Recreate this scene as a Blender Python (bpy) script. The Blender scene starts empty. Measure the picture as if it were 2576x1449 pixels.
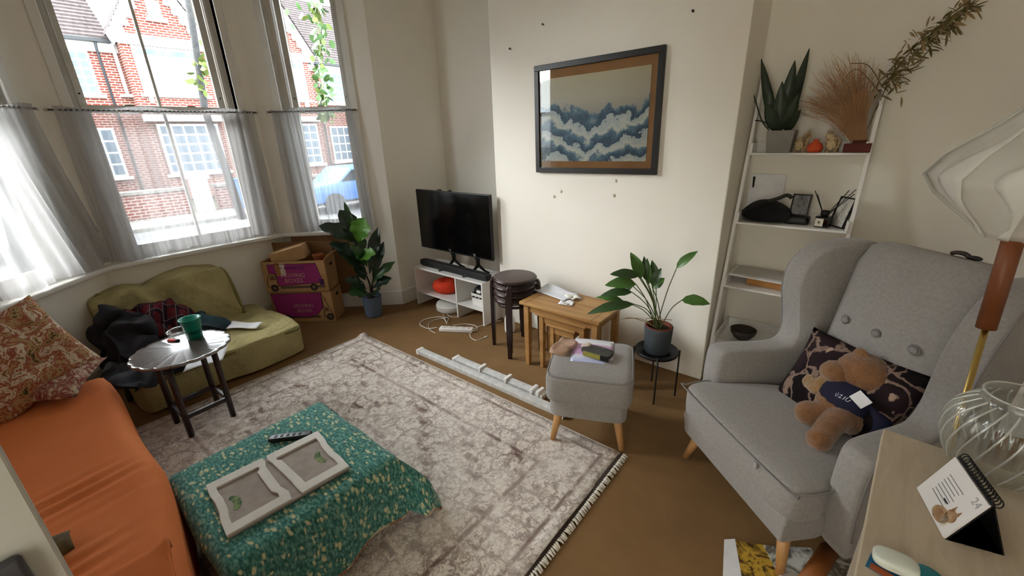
import bpy, bmesh, math, random
from mathutils import Vector, Matrix, noise

sc = bpy.context.scene
COL = sc.collection
PI = math.pi
random.seed(7)

# ------------------------------------------------------------------ camera, sky, exposure
IMG_W, IMG_H, FPX, EYE = 2576.0, 1449.0, 1051.83, 1.6
ROT = (Matrix.Rotation(math.radians(39.903), 3, 'Z') @ Matrix.Rotation(math.radians(69.909), 3, 'X')
       @ Matrix.Rotation(math.radians(-1.992), 3, 'Z'))
cd = bpy.data.cameras.new('camera'); cam = bpy.data.objects.new('camera', cd); COL.objects.link(cam)
cd.sensor_fit = 'HORIZONTAL'; cd.sensor_width = 36.0; cd.lens = 36.0 * FPX / IMG_W
cd.clip_start = 0.02; cd.clip_end = 300
cam.matrix_world = Matrix.Translation((0, 0, EYE)) @ ROT.to_4x4()
sc.camera = cam

SKY_STRENGTH = 5.2
world = bpy.data.worlds.new('overcast_sky'); sc.world = world; world.use_nodes = True
wn = world.node_tree; bgn = wn.nodes['Background']
bgn.inputs['Color'].default_value = (0.90, 0.955, 1.0, 1); bgn.inputs['Strength'].default_value = SKY_STRENGTH

sl = bpy.data.lights.new('hazy_sun', 'SUN'); sl.energy = 10.5; sl.angle = math.radians(55); sl.color = (1.0, .985, .97)
sun = bpy.data.objects.new('hazy_sun', sl); COL.objects.link(sun); sun.location = (-10, -3, 9)
sun.rotation_euler = Vector((.60, .60, -.53)).to_track_quat('-Z', 'Y').to_euler()

sc.view_settings.view_transform = 'Standard'; sc.view_settings.look = 'None'
sc.view_settings.gamma = 1.0; sc.view_settings.use_curve_mapping = False
sc.view_settings.exposure = 1.45
sc.cycles.use_denoising = True
sc.cycles.max_bounces = 14; sc.cycles.diffuse_bounces = 10; sc.cycles.transparent_max_bounces = 24
sc.cycles.sample_clamp_indirect = 8.0
sc.cycles.caustics_reflective = False; sc.cycles.caustics_refractive = False

# ------------------------------------------------------------------ pixel rays -> positions
def ray(px, py): return ROT @ Vector((px - IMG_W / 2, -(py - IMG_H / 2), -FPX))
def P(px, py, z=0.0):
    d = ray(px, py); t = (z - EYE) / d.z; return Vector((d.x * t, d.y * t, z))
def PYp(px, py, y):
    d = ray(px, py); t = y / d.y; return Vector((d.x * t, y, EYE + d.z * t))
def PXp(px, py, x):
    d = ray(px, py); t = x / d.x; return Vector((x, d.y * t, EYE + d.z * t))
def PD(px, py, base, off=0.0):
    d = ray(px, py); t = (math.hypot(base[0], base[1]) + off) / math.hypot(d.x, d.y)
    return Vector((d.x * t, d.y * t, EYE + d.z * t))

# ------------------------------------------------------------------ mesh helpers
def perp(t):
    a = Vector((0, 0, 1)) if abs(t.z) < 0.9 else Vector((1, 0, 0))
    n = t.cross(a).normalized(); return n, t.cross(n).normalized()

class MB:
    def __init__(s): s.v = []; s.f = []
    def add(s, vs, fs, M=None):
        o = len(s.v)
        s.v += [tuple(M @ Vector(p)) if M is not None else tuple(p) for p in vs]
        s.f += [tuple(i + o for i in f) for f in fs]; return s
    def box(s, x0, x1, y0, y1, z0, z1, M=None):
        v = [(x0, y0, z0), (x1, y0, z0), (x1, y1, z0), (x0, y1, z0), (x0, y0, z1), (x1, y0, z1), (x1, y1, z1), (x0, y1, z1)]
        return s.add(v, [(0, 3, 2, 1), (4, 5, 6, 7), (0, 1, 5, 4), (1, 2, 6, 5), (2, 3, 7, 6), (3, 0, 4, 7)], M)
    def prism(s, poly, z0, z1, M=None):
        n = len(poly)
        v = [(p[0], p[1], z0) for p in poly] + [(p[0], p[1], z1) for p in poly]
        return s.add(v, [tuple(reversed(range(n))), tuple(range(n, 2 * n))] + [(i, (i + 1) % n, n + (i + 1) % n, n + i) for i in range(n)], M)
    def loft(s, rings, cap=True, M=None, closed=True):
        n = len(rings[0]); v = [p for r in rings for p in r]; f = []
        for k in range(len(rings) - 1):
            for i in range(n if closed else n - 1):
                j = (i + 1) % n; f.append((k * n + i, k * n + j, (k + 1) * n + j, (k + 1) * n + i))
        if cap and closed:
            f.append(tuple(reversed(range(n)))); f.append(tuple((len(rings) - 1) * n + i for i in range(n)))
        return s.add(v, f, M)
    def tube(s, pts, r, n=8, cap=True, M=None, sq=1.0):
        pts = [Vector(p) for p in pts]; rings = []
        pn = None
        for i, p in enumerate(pts):
            t = (pts[min(i + 1, len(pts) - 1)] - pts[max(i - 1, 0)])
            t = t.normalized() if t.length > 1e-9 else Vector((0, 0, 1))
            if pn is None: a, b = perp(t)
            else:
                a = (pn - t * pn.dot(t)); a = a.normalized() if a.length > 1e-6 else perp(t)[0]; b = t.cross(a)
            pn = a
            rr = r[i] if isinstance(r, (list, tuple)) else r
            rings.append([tuple(p + a * (rr * math.cos(2 * PI * k / n)) + b * (rr * sq * math.sin(2 * PI * k / n))) for k in range(n)])
        return s.loft(rings, cap, M)
    def lathe(s, prof, n=24, c=(0, 0, 0), M=None, cap=False, rib=0, ribn=0):
        rings = []
        for r, z in prof:
            ring = []
            for k in range(n):
                a = 2 * PI * k / n; q = r * (1 + (rib * math.cos(ribn * a) if ribn else 0))
                ring.append((c[0] + q * math.cos(a), c[1] + q * math.sin(a), c[2] + z))
            rings.append(ring)
        return s.loft(rings, cap, M)
    def ell(s, c, r, n=16, m=10, M=None, nz=0, ns=8, seed=0):
        rings = []
        for j in range(m + 1):
            th = PI * j / m; q = max(math.sin(th), 0.02)
            ring = []
            for k in range(n):
                a = 2 * PI * k / n
                d = Vector((q * math.cos(a), q * math.sin(a), -math.cos(th)))
                g = 1 + (nz * noise.noise(d * ns * 0.3 + Vector((seed, seed * 2.1, 0))) if nz else 0)
                ring.append((c[0] + r[0] * d.x * g, c[1] + r[1] * d.y * g, c[2] + r[2] * d.z * g))
            rings.append(ring)
        return s.loft(rings, True, M)
    def grid(s, fn, nu, nv, M=None):
        v = [tuple(fn(i / nu, j / nv)) for j in range(nv + 1) for i in range(nu + 1)]; w = nu + 1
        return s.add(v, [(j * w + i, j * w + i + 1, (j + 1) * w + i + 1, (j + 1) * w + i) for j in range(nv) for i in range(nu)], M)
    def soft(s, c, size, n=6, m=8, amp=0, ns=3, seed=0, M=None, fn=None):
        seen = {}; vs = []; fs = []
        def vid(p):
            k = tuple(round(q, 5) for q in p)
            if k not in seen:
                e = (abs(p[0]) ** n + abs(p[1]) ** n + abs(p[2]) ** n) ** (1 / n)
                q = Vector(p) / e
                w = Vector((q.x * size[0] / 2, q.y * size[1] / 2, q.z * size[2] / 2))
                if amp:
                    d = noise.noise_vector(w * ns + Vector((seed * 3.3, seed * 1.7, seed))) ; w = w + d * amp
                if fn: w = Vector(fn(w))
                seen[k] = len(vs); vs.append(tuple(w + Vector(c)))
            return seen[k]
        for ax in range(3):
            for sg in (-1, 1):
                for i in range(m):
                    for j in range(m):
                        q = []
                        for (a, b) in ((i, j), (i + 1, j), (i + 1, j + 1), (i, j + 1)):
                            p = [0, 0, 0]; p[ax] = sg; p[(ax + 1) % 3] = -1 + 2 * a / m; p[(ax + 2) % 3] = -1 + 2 * b / m
                            q.append(vid(p))
                        fs.append(tuple(q) if sg > 0 else tuple(reversed(q)))
        return s.add(vs, fs, M)
    def pillow(s, w, h, t, M=None, m=14, amp=0, seed=0, pinch=.07):
        for sg in (1, -1):
            def fn(u, v):
                x, y = 2 * u - 1, 2 * v - 1
                e = max(0.0, (1 - x * x) * (1 - y * y)) ** .42
                px = x * (1 - pinch * (1 - abs(x)) * 0 - pinch * (1 - y * y) * abs(x)); py = y * (1 - pinch * (1 - x * x) * abs(y))
                d = amp * noise.noise(Vector((x * 2 + seed, y * 2, sg + seed))) * e
                return (px * w / 2, py * h / 2, sg * (t / 2 * e) + d)
            s.grid(fn, m, m, M)
        return s
    def build(s, name, mat, parent=None, smooth=False, bevel=0, seg=2, sub=0, ang=35, merge=True):
        me = bpy.data.meshes.new(name); bm = bmesh.new()
        vs = [bm.verts.new(p) for p in s.v]
        for f in s.f:
            try: bm.faces.new([vs[i] for i in f])
            except ValueError: pass
        if merge: bmesh.ops.remove_doubles(bm, verts=bm.verts, dist=1e-5)
        bmesh.ops.recalc_face_normals(bm, faces=bm.faces)
        if bevel:
            es = [e for e in bm.edges if len(e.link_faces) == 2 and e.calc_face_angle(0) > math.radians(ang)]
            bmesh.ops.bevel(bm, geom=es, offset=bevel, segments=seg, profile=.5, affect='EDGES', clamp_overlap=True)
        bm.to_mesh(me); bm.free()
        if smooth:
            for p in me.polygons: p.use_smooth = True
        o = bpy.data.objects.new(name, me); COL.objects.link(o)
        for m_ in (mat if isinstance(mat, (list, tuple)) else [mat]): me.materials.append(m_)
        if parent is not None: o.parent = parent
        if sub:
            md = o.modifiers.new('sub', 'SUBSURF'); md.levels = 1; md.render_levels = sub
        if smooth and bevel:
            try: me.set_sharp_from_angle(angle=math.radians(60))
            except Exception: pass
        return o

def B(*a, M=None): return MB().box(*a, M=M)
def tag(o, label=None, cat=None, group=None, kind=None):
    if label: o['label'] = label
    if cat: o['category'] = cat
    if group: o['group'] = group
    if kind: o['kind'] = kind
    return o
def thing(name, label, cat, loc=(0, 0, 0), rz=0.0, group=None, kind=None, parent=None):
    o = bpy.data.objects.new(name, None); COL.objects.link(o); o.empty_display_size = .05
    o.location = loc; o.rotation_euler = (0, 0, rz)
    if parent is not None: o.parent = parent
    return tag(o, label, cat, group, kind)
def dup(o, parent=None):
    c = o.copy(); COL.objects.link(c)
    if parent is not None: c.parent = parent
    for ch in [x for x in bpy.data.objects if x.parent == o]: dup(ch, c)
    return c
def struct(name, mb, m, label=None, **k):
    o = mb.build(name, m, **k); tag(o, label, None, None, 'structure'); return o
def frame_M(o, x, y):
    x = Vector(x).normalized(); z = x.cross(Vector(y)).normalized(); y = z.cross(x)
    return Matrix(((x.x, y.x, z.x, o[0]), (x.y, y.y, z.y, o[1]), (x.z, y.z, z.z, o[2]), (0, 0, 0, 1)))
def RZ(a, t=(0, 0, 0)): return Matrix.Translation(t) @ Matrix.Rotation(a, 4, 'Z')
def TR(t, rx=0, ry=0, rz=0):
    return Matrix.Translation(t) @ Matrix.Rotation(rz, 4, 'Z') @ Matrix.Rotation(ry, 4, 'Y') @ Matrix.Rotation(rx, 4, 'X')
def smoothpath(pts, k=5):
    pts = [Vector(p) for p in pts]; out = []
    for i in range(len(pts) - 1):
        a, b, c, d = pts[max(i - 1, 0)], pts[i], pts[i + 1], pts[min(i + 2, len(pts) - 1)]
        for j in range(k):
            t = j / k
            out.append(.5 * ((2 * b) + (c - a) * t + (2 * a - 5 * b + 4 * c - d) * t * t + (3 * b - a - 3 * c + d) * t ** 3))
    out.append(pts[-1]); return out
def text(name, body, size, m, parent, M, extrude=.0004, align='CENTER'):
    cu = bpy.data.curves.new(name, 'FONT'); cu.body = body; cu.size = size; cu.extrude = extrude
    cu.align_x = align; cu.align_y = 'CENTER'; cu.resolution_u = 3
    cu.materials.append(m); o = bpy.data.objects.new(name, cu); COL.objects.link(o)
    me = bpy.data.meshes.new_from_object(o); bpy.data.objects.remove(o)
    o = bpy.data.objects.new(name, me); COL.objects.link(o); o.parent = parent; o.matrix_local = M; return o

# ------------------------------------------------------------------ materials
def lin(c):
    if isinstance(c, str):
        c = c.lstrip('#'); c = tuple(int(c[i:i + 2], 16) / 255 for i in (0, 2, 4))
    return tuple((q / 12.92 if q <= .04045 else ((q + .055) / 1.055) ** 2.4) for q in c[:3]) + (1,)
class NT:
    def __init__(s, name):
        s.m = bpy.data.materials.new(name); s.m.use_nodes = True; s.t = s.m.node_tree
        s.b = s.t.nodes['Principled BSDF']; s.o = s.t.nodes['Material Output']
    def n(s, typ, **kw):
        nd = s.t.nodes.new(typ)
        for k, v in kw.items():
            if k.startswith('_'): setattr(nd, k[1:], v)
            else: s.set(nd, k, v)
        return nd
    def set(s, nd, k, v):
        sock = nd.inputs[int(k[1:])] if k[0] == 'i' and k[1:].isdigit() else nd.inputs[k.replace('__', ' ')]
        if hasattr(v, 'links') or isinstance(v, bpy.types.NodeSocket): s.t.links.new(v, sock)
        else: sock.default_value = v
    def coord(s, scale=(1, 1, 1), loc=(0, 0, 0), rot=(0, 0, 0), kind='Object'):
        tc = s.n('ShaderNodeTexCoord'); mp = s.n('ShaderNodeMapping', Vector=tc.outputs[kind], Scale=scale, Location=loc, Rotation=rot)
        return mp.outputs[0]
    def noise(s, vec, scale=5, detail=4, rough=.5, dist=0):
        nd = s.n('ShaderNodeTexNoise', Vector=vec, Scale=scale, Detail=detail, Roughness=rough, Distortion=dist); return nd
    def ramp(s, fac, stops, interp='LINEAR'):
        r = s.n('ShaderNodeValToRGB', Fac=fac); e = r.color_ramp.elements; r.color_ramp.interpolation = interp
        while len(e) < len(stops): e.new(.5)
        for q, (p, c) in zip(e, stops): q.position = p; q.color = lin(c) if isinstance(c, str) else ((c, c, c, 1) if not isinstance(c, tuple) else c)
        return r.outputs[0]
    def math(s, op, a, b=0.0, c=0.0):
        nd = s.n('ShaderNodeMath', _operation=op); s.set(nd, 'i0', a); s.set(nd, 'i1', b); s.set(nd, 'i2', c); return nd.outputs[0]
    def mix(s, fac, a, b, blend='MIX'):
        nd = s.n('ShaderNodeMix', _data_type='RGBA', _blend_type=blend)
        s.set(nd, 'i0', fac); s.set(nd, 'i6', a); s.set(nd, 'i7', b); return nd.outputs[2]
    def sep(s, vec): return s.n('ShaderNodeSeparateXYZ', Vector=vec).outputs
    def bump(s, h, strength=.3, dist=.01):
        nd = s.n('ShaderNodeBump', Height=h, Strength=strength, Distance=dist); s.set(s.b, 'Normal', nd.outputs[0])
    def fin(s, col=None, rough=.6, spec=.5, metal=0):
        if col is not None: s.set(s.b, 'Base Color', col)
        s.set(s.b, 'Roughness', rough); s.set(s.b, 'Specular IOR Level', spec); s.set(s.b, 'Metallic', metal); return s.m
_mc = {}
def mat(name, c, rough=.6, c2=None, vs=6, bump=0, bs=80, bd=.004, metal=0, spec=.4, stretch=(1, 1, 1), sheen=0, detail=4, lo=.35, hi=.65):
    if name in _mc: return _mc[name]
    t = NT(name); col = lin(c)
    if c2 is not None:
        v = t.coord(stretch); nz = t.noise(v, vs, detail); col = t.ramp(nz.outputs[0], [(lo, lin(c)), (hi, lin(c2))])
    if bump:
        v = t.coord(stretch); nb = t.noise(v, bs, 3); t.bump(nb.outputs[0], bump, bd)
    if sheen: t.set(t.b, 'Sheen Weight', sheen)
    _mc[name] = t.fin(col, rough, spec, metal); return _mc[name]

WALL = mat('wall_paint', '#ece8e0', .85, '#e8e4da', 1.5, .12, 120, .002, spec=.2)
CEIL = mat('ceiling_paint', '#f0eee8', .9)
GLOSS_WHITE = mat('white_gloss_paint', '#dddbd5', .45, '#d5d2cb', 3, spec=.4)
SASH_WHITE = mat('sash_paint', '#d2cfc8', .5, '#c4c0b8', 4)
WHITE_LAM = mat('white_laminate', '#e6e5e3', .4)
BLACK = mat('black_plastic', '#111112', .45)
BLACK_GLOSS = mat('black_gloss', '#060607', .12, spec=.5)
BLACK_METAL = mat('black_metal', '#141416', .5)
DARKWOOD = mat('dark_stained_wood', '#1f1211', .3, '#2c1a17', 9, stretch=(1, 1, .2), spec=.5)
OAK = mat('oak', '#ad8551', .5, '#94693a', 7, .1, 60, .002, stretch=(.35, 3, 3))
BEECH = mat('beech_leg', '#c29563', .5, '#b0824f', 8, stretch=(4, 4, .5))
GREYFAB = mat('grey_wool', '#999593', .95, '#8f8b8a', 90, .25, 500, .002, spec=.1, sheen=.25)
PIPING = mat('grey_piping', '#858284', .9)
PLASTIC_WHITE = mat('white_plastic', '#e9e7e4', .35)
PAPER = mat('white_paper', '#e8e8ec', .8, '#dcdce2', 12)
CARD = mat('cardboard', '#b18a5f', .85, '#a17b51', 6, .08, 200, .001)
CARD_DARK = mat('cardboard_brown', '#84603e', .85, '#74532f', 6)
SOIL = mat('soil', '#2a1d14', .95, '#1c130d', 30, .8, 60, .01)

def glass_pane():
    t = NT('window_glass'); t.t.nodes.remove(t.b)
    tr = t.n('ShaderNodeBsdfTransparent', Color=(.97, .985, .98, 1)); gl = t.n('ShaderNodeBsdfGlossy', Roughness=.02)
    fr = t.n('ShaderNodeFresnel', IOR=1.35)
    mx = t.n('ShaderNodeMixShader', Fac=fr.outputs[0]); t.set(mx, 'i1', tr.outputs[0]); t.set(mx, 'i2', gl.outputs[0])
    t.t.links.new(mx.outputs[0], t.o.inputs[0]); return t.m
PANE = glass_pane()
def clear_glass(name, col=(.95, .96, .955, 1)):
    t = NT(name); t.t.nodes.remove(t.b)
    tr = t.n('ShaderNodeBsdfTransparent', Color=col); gl = t.n('ShaderNodeBsdfGlossy', Roughness=.03, Color=(.95, .97, .96, 1)); df = t.n('ShaderNodeBsdfDiffuse', Color=(.78, .79, .78, 1))
    lw = t.n('ShaderNodeLayerWeight', Blend=.32); f2 = t.math('MULTIPLY', lw.outputs['Facing'], .42)
    m0 = t.n('ShaderNodeMixShader', Fac=.35); t.set(m0, 'i1', gl.outputs[0]); t.set(m0, 'i2', df.outputs[0])
    mx = t.n('ShaderNodeMixShader', Fac=t.math('ADD', f2, .03)); t.set(mx, 'i1', tr.outputs[0]); t.set(mx, 'i2', m0.outputs[0])
    t.t.links.new(mx.outputs[0], t.o.inputs[0]); return t.m
GLASS = clear_glass('clear_glass')
def net_cloth():
    t = NT('net_curtain'); t.t.nodes.remove(t.b)
    v = t.coord((1, 1, .12)); nz = t.noise(v, 60, 3)
    fac = t.n('ShaderNodeMapRange', Value=nz.outputs[0]); t.set(fac, 'To Min', .54); t.set(fac, 'To Max', .74)
    tr = t.n('ShaderNodeBsdfTransparent', Color=(1, 1, 1, 1)); tl = t.n('ShaderNodeBsdfTranslucent', Color=(.36, .358, .365, 1)); df = t.n('ShaderNodeBsdfDiffuse', Color=(.66, .65, .65, 1))
    m1 = t.n('ShaderNodeMixShader', Fac=.5); t.set(m1, 'i1', tl.outputs[0]); t.set(m1, 'i2', df.outputs[0])
    m2 = t.n('ShaderNodeMixShader', Fac=fac.outputs[0]); t.set(m2, 'i1', tr.outputs[0]); t.set(m2, 'i2', m1.outputs[0])
    t.t.links.new(m2.outputs[0], t.o.inputs[0]); return t.m
NET = net_cloth()
def lampshade_mat(name, clear, tlc=.9):
    t = NT(name); t.t.nodes.remove(t.b)
    tl = t.n('ShaderNodeBsdfTranslucent', Color=(.9, .9, .88, 1)); df = t.n('ShaderNodeBsdfDiffuse', Color=(.9, .9, .88, 1)); tr = t.n('ShaderNodeBsdfTransparent')
    m1 = t.n('ShaderNodeMixShader', Fac=.6); t.set(m1, 'i1', tl.outputs[0]); t.set(m1, 'i2', df.outputs[0])
    m2 = t.n('ShaderNodeMixShader', Fac=clear); t.set(m2, 'i1', m1.outputs[0]); t.set(m2, 'i2', tr.outputs[0])
    t.t.links.new(m2.outputs[0], t.o.inputs[0]); return t.m
# ------------------------------------------------------------------ room shell
CEILZ = 3.08; SILLZ = .795; HEADZ = 2.88; MEET = 1.87
Cp, Dp, Dn, Cn = Vector((-3.45, 2.36)), Vector((-4.22, 1.66)), Vector((-4.22, .36)), Vector((-3.45, -.34))
YB, YF, XR, CHY, CHL, CHR = 3.10, -1.08, 1.45, 2.67, -2.37, -.597

def floor_mat():
    t = NT('brown_floor'); v = t.coord((1, 1, 1))
    a = t.noise(v, 2.2, 6, .6); b = t.noise(t.coord((1, 6, 1), rot=(0, 0, .5)), 9, 5, .7)
    base = t.ramp(a.outputs[0], [(.3, '#735736'), (.7, '#866641')])
    scuff = t.ramp(b.outputs[0], [(.60, (0, 0, 0, 1)), (.78, (1, 1, 1, 1))])
    col = t.mix(t.math('MULTIPLY', scuff, .22), base, lin('#a58a63'))
    t.bump(t.noise(v, 220, 3).outputs[0], .25, .002); return t.fin(col, .72, .3)
room_poly = [(-4.32, .32), (-4.32, 1.70), (-3.52, 2.44), (-3.52, YB + .05), (XR + .05, YB + .05), (XR + .05, YF - .05), (-3.52, YF - .05), (-3.52, -.42)]
struct('floor', MB().prism(room_poly, -.12, 0), floor_mat(), 'scuffed brown floor covering of the room')
struct('ceiling', MB().prism(room_poly, CEILZ, CEILZ + .12), CEIL, 'white ceiling')
struct('wall_back', B(-3.6, XR + .15, YB, YB + .15, -.1, CEILZ), WALL, 'off-white wall at the back of both alcoves')
struct('wall_chimney', MB().box(CHL, CHR, CHY, YB + .02, 0, CEILZ), WALL, 'off-white chimney breast standing forward of the alcoves', bevel=.006)
struct('wall_return_far', B(-3.75, -3.45, 2.36, YB + .1, -.1, CEILZ), WALL, 'off-white return wall beside the television alcove')
struct('wall_return_near', B(-3.75, -3.45, YF - .1, -.34, -.1, CEILZ), WALL, 'off-white return wall beside the bay behind the sofa')
wf = MB().box(-3.6, -.72, YF - .15, YF, -.1, CEILZ); wf.box(.12, XR + .15, YF - .15, YF, -.1, CEILZ); wf.box(-.72, .12, YF - .15, YF, 2.05, CEILZ)
struct('wall_near', wf, WALL, 'off-white wall with the doorway behind the sofa')
struct('wall_hall', B(-1.5, 1.5, YF - 1.3, YF - 1.2, -.1, CEILZ), WALL, 'hallway wall beyond the doorway')
struct('wall_right', B(XR, XR + .15, YF - .1, YB + .1, -.1, CEILZ), WALL, 'off-white wall opposite the bay window')

def segframe(A, Bq, inward):
    u = (Bq - A).normalized(); n = Vector((u.y, -u.x))
    if n.dot(inward - A) > 0: n = -n
    return Matrix(((u.x, n.x, 0, A.x), (u.y, n.y, 0, A.y), (0, 0, 1, 0), (0, 0, 0, 1))), (Bq - A).length
ctr = Vector((-2, 1))
SEG = {'right': (Cp, Dp, .22, .82), 'center': (Dn, Dp, .15, 1.155), 'left': (Cn, Dn, .22, .82)}
FR = {}
for k, (A, Bq, s0, s1) in SEG.items():
    M, L = segframe(A, Bq, ctr); FR[k] = (M, L, s0, s1); T = .26
    w = MB()
    w.box(0, L, 0, T, -.1, SILLZ - .035, M=M); w.box(0, s0, 0, T, SILLZ - .035, CEILZ, M=M); w.box(s1, L, 0, T, SILLZ - .035, CEILZ, M=M); w.box(s0, s1, 0, T, HEADZ, CEILZ, M=M)
    struct('wall_bay_' + k, w, WALL, 'off-white bay wall around the %s window' % {'right': 'window beside the television alcove', 'center': 'middle bay', 'left': 'window beside the sofa'}[k].replace('window window', 'window'))
for i, c in enumerate((Dp, Dn)):
    struct('trim_%d' % (i + 1), MB().prism([(c.x, c.y), (c.x - .26, c.y + (0 if i else 0)), (c.x - .26, c.y + (.12 if i == 0 else -.12)), (c.x - .15, c.y + (.21 if i == 0 else -.21))], -.1, CEILZ), WALL, 'outer corner post of the bay')

def offset_path(pts, d):
    out = []
    for i, p in enumerate(pts):
        ns = []
        for a, b in ((i - 1, i), (i, i + 1)):
            if a >= 0 and b < len(pts):
                u = (pts[b] - pts[a]).normalized(); n = Vector((-u.y, u.x))
                ns.append(n)
        if len(ns) == 1: out.append(p + ns[0] * d)
        else: m = (ns[0] + ns[1]).normalized(); out.append(p + m * (d / m.dot(ns[0])))
    return out
uR = (Dp - Cp).normalized(); uL = (Dn - Cn).normalized()
path = [Cp + uR * .185, Dp, Dn, Cn + uL * .185]
inn = offset_path(path, .07); outp = offset_path(path, -.14)
if (inn[1] - ctr).length > (outp[1] - ctr).length: inn = offset_path(path, -.07); outp = offset_path(path, .14)
struct('trim_3', MB().prism([tuple(p) for p in inn] + [tuple(p) for p in reversed(outp)], SILLZ - .035, SILLZ), GLOSS_WHITE, 'white gloss window board running round the bay', bevel=.008, smooth=True)

def baseboard(name, pts, flip=False, z0=0.0, h=.15):
    o = offset_path(pts, .018 if not flip else -.018)
    n = len(pts); lo = [tuple(p) + (z0,) for p in pts]; m = MB()
    for i in range(n - 1):
        a, b, c, d = pts[i], pts[i + 1], o[i + 1], o[i]
        m.add([(a.x, a.y, z0), (b.x, b.y, z0), (c.x, c.y, z0), (d.x, d.y, z0), (a.x, a.y, z0 + h), (b.x, b.y, z0 + h), (c.x, c.y, z0 + h - .012), (d.x, d.y, z0 + h - .012)],
              [(0, 3, 2, 1), (4, 5, 6, 7), (0, 1, 5, 4), (1, 2, 6, 5), (2, 3, 7, 6), (3, 0, 4, 7)])
    return struct(name, m, GLOSS_WHITE, None)
V2 = Vector
bb = [V2((-3.45, YB)), Cp, Dp, Dn, Cn, V2((-3.45, YF))]
tag(baseboard('baseboard_bay', bb), 'white skirting board round the bay')
tag(baseboard('baseboard_back_left', [V2((CHL, YB)), V2((-3.45, YB))]), 'white skirting board in the television alcove')
tag(baseboard('baseboard_back_right', [V2((XR, YB)), V2((CHR, YB))]), 'white skirting board in the shelf alcove')
tag(baseboard('baseboard_near', [V2((-3.45, YF)), V2((-.72, YF))]), 'white skirting board behind the sofa')

# ------------------------------------------------------------------ sash windows
WNAMES = {'right': (3, 'white sash window beside the television alcove'), 'center': (2, 'wide white sash window in the middle of the bay'), 'left': (1, 'white sash window beside the sofa')}
for k in ('left', 'center', 'right'):
    M, L, s0, s1 = FR[k]; idx, lab = WNAMES[k]
    w = thing('window_%d' % idx, lab, None, kind='structure')
    w.matrix_world = M
    f = MB(); f.box(s0, s0 + .035, .06, .2, SILLZ, HEADZ); f.box(s1 - .035, s1, .06, .2, SILLZ, HEADZ); f.box(s0, s1, .06, .2, HEADZ - .05, HEADZ); f.box(s0 + .035, s1 - .035, .13, .22, SILLZ, SILLZ + .03)
    f.box(s0 + .035, s0 + .05, .06, .078, SILLZ, HEADZ); f.box(s1 - .05, s1 - .035, .06, .078, SILLZ, HEADZ)
    f.build('frame', SASH_WHITE, w, bevel=.003)
    a0, a1 = s0 + .042, s1 - .042
    for nm, z0, z1, t0, br, tr_ in (('upper_sash', MEET - .022, HEADZ - .05, .135, .045, .06), ('lower_sash', SILLZ + .005, MEET + .022, .09, .085, .045)):
        s = MB(); sw = .05
        s.box(a0, a0 + sw, t0, t0 + .036, z0, z1); s.box(a1 - sw, a1, t0, t0 + .036, z0, z1)
        s.box(a0 + sw, a1 - sw, t0, t0 + .036, z0, z0 + br); s.box(a0 + sw, a1 - sw, t0, t0 + .036, z1 - tr_, z1)
        so = s.build(nm, SASH_WHITE, w, bevel=.004)
        B(a0 + sw - .004, a1 - sw + .004, t0 + .016, t0 + .02, z0 + br - .004, z1 - tr_ + .004).build('pane', PANE, so)
        if k == 'center':
            mid = (a0 + a1) / 2 + .01
            B(mid - .009, mid + .009, t0 + .006, t0 + .03, z0 + br - .002, z1 - tr_ + .002).build('glazing_bar', SASH_WHITE, so)
    # sash lifts and catch on the meeting rail
    for fr in ((.3, .72) if k == 'center' else (.5,)):
        s = a0 + (a1 - a0) * fr
        MB().box(s - .03, s + .03, .10, .15, MEET + .022, MEET + .034).build('sash_catch', mat('tarnished_brass', '#7b6a4a', .5, metal=.6), w, bevel=.004)
    for sx in (a0 + .028, a1 - .028):
        MB().tube([(sx, .134, MEET + .10), (sx, .128, MEET + .10)], .006, 8).build('screw_hole', BLACK, w)
    # architrave strips
    tr = MB()
    tr.box(s0 - .055, s0, -.018, .06, SILLZ, HEADZ + .05); tr.box(s1, s1 + .055, -.018, .06, SILLZ, HEADZ + .05); tr.box(s0 - .055, s1 + .055, -.018, .06, HEADZ, HEADZ + .055)
    tr.build('architrave', GLOSS_WHITE, w, bevel=.004)

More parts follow.
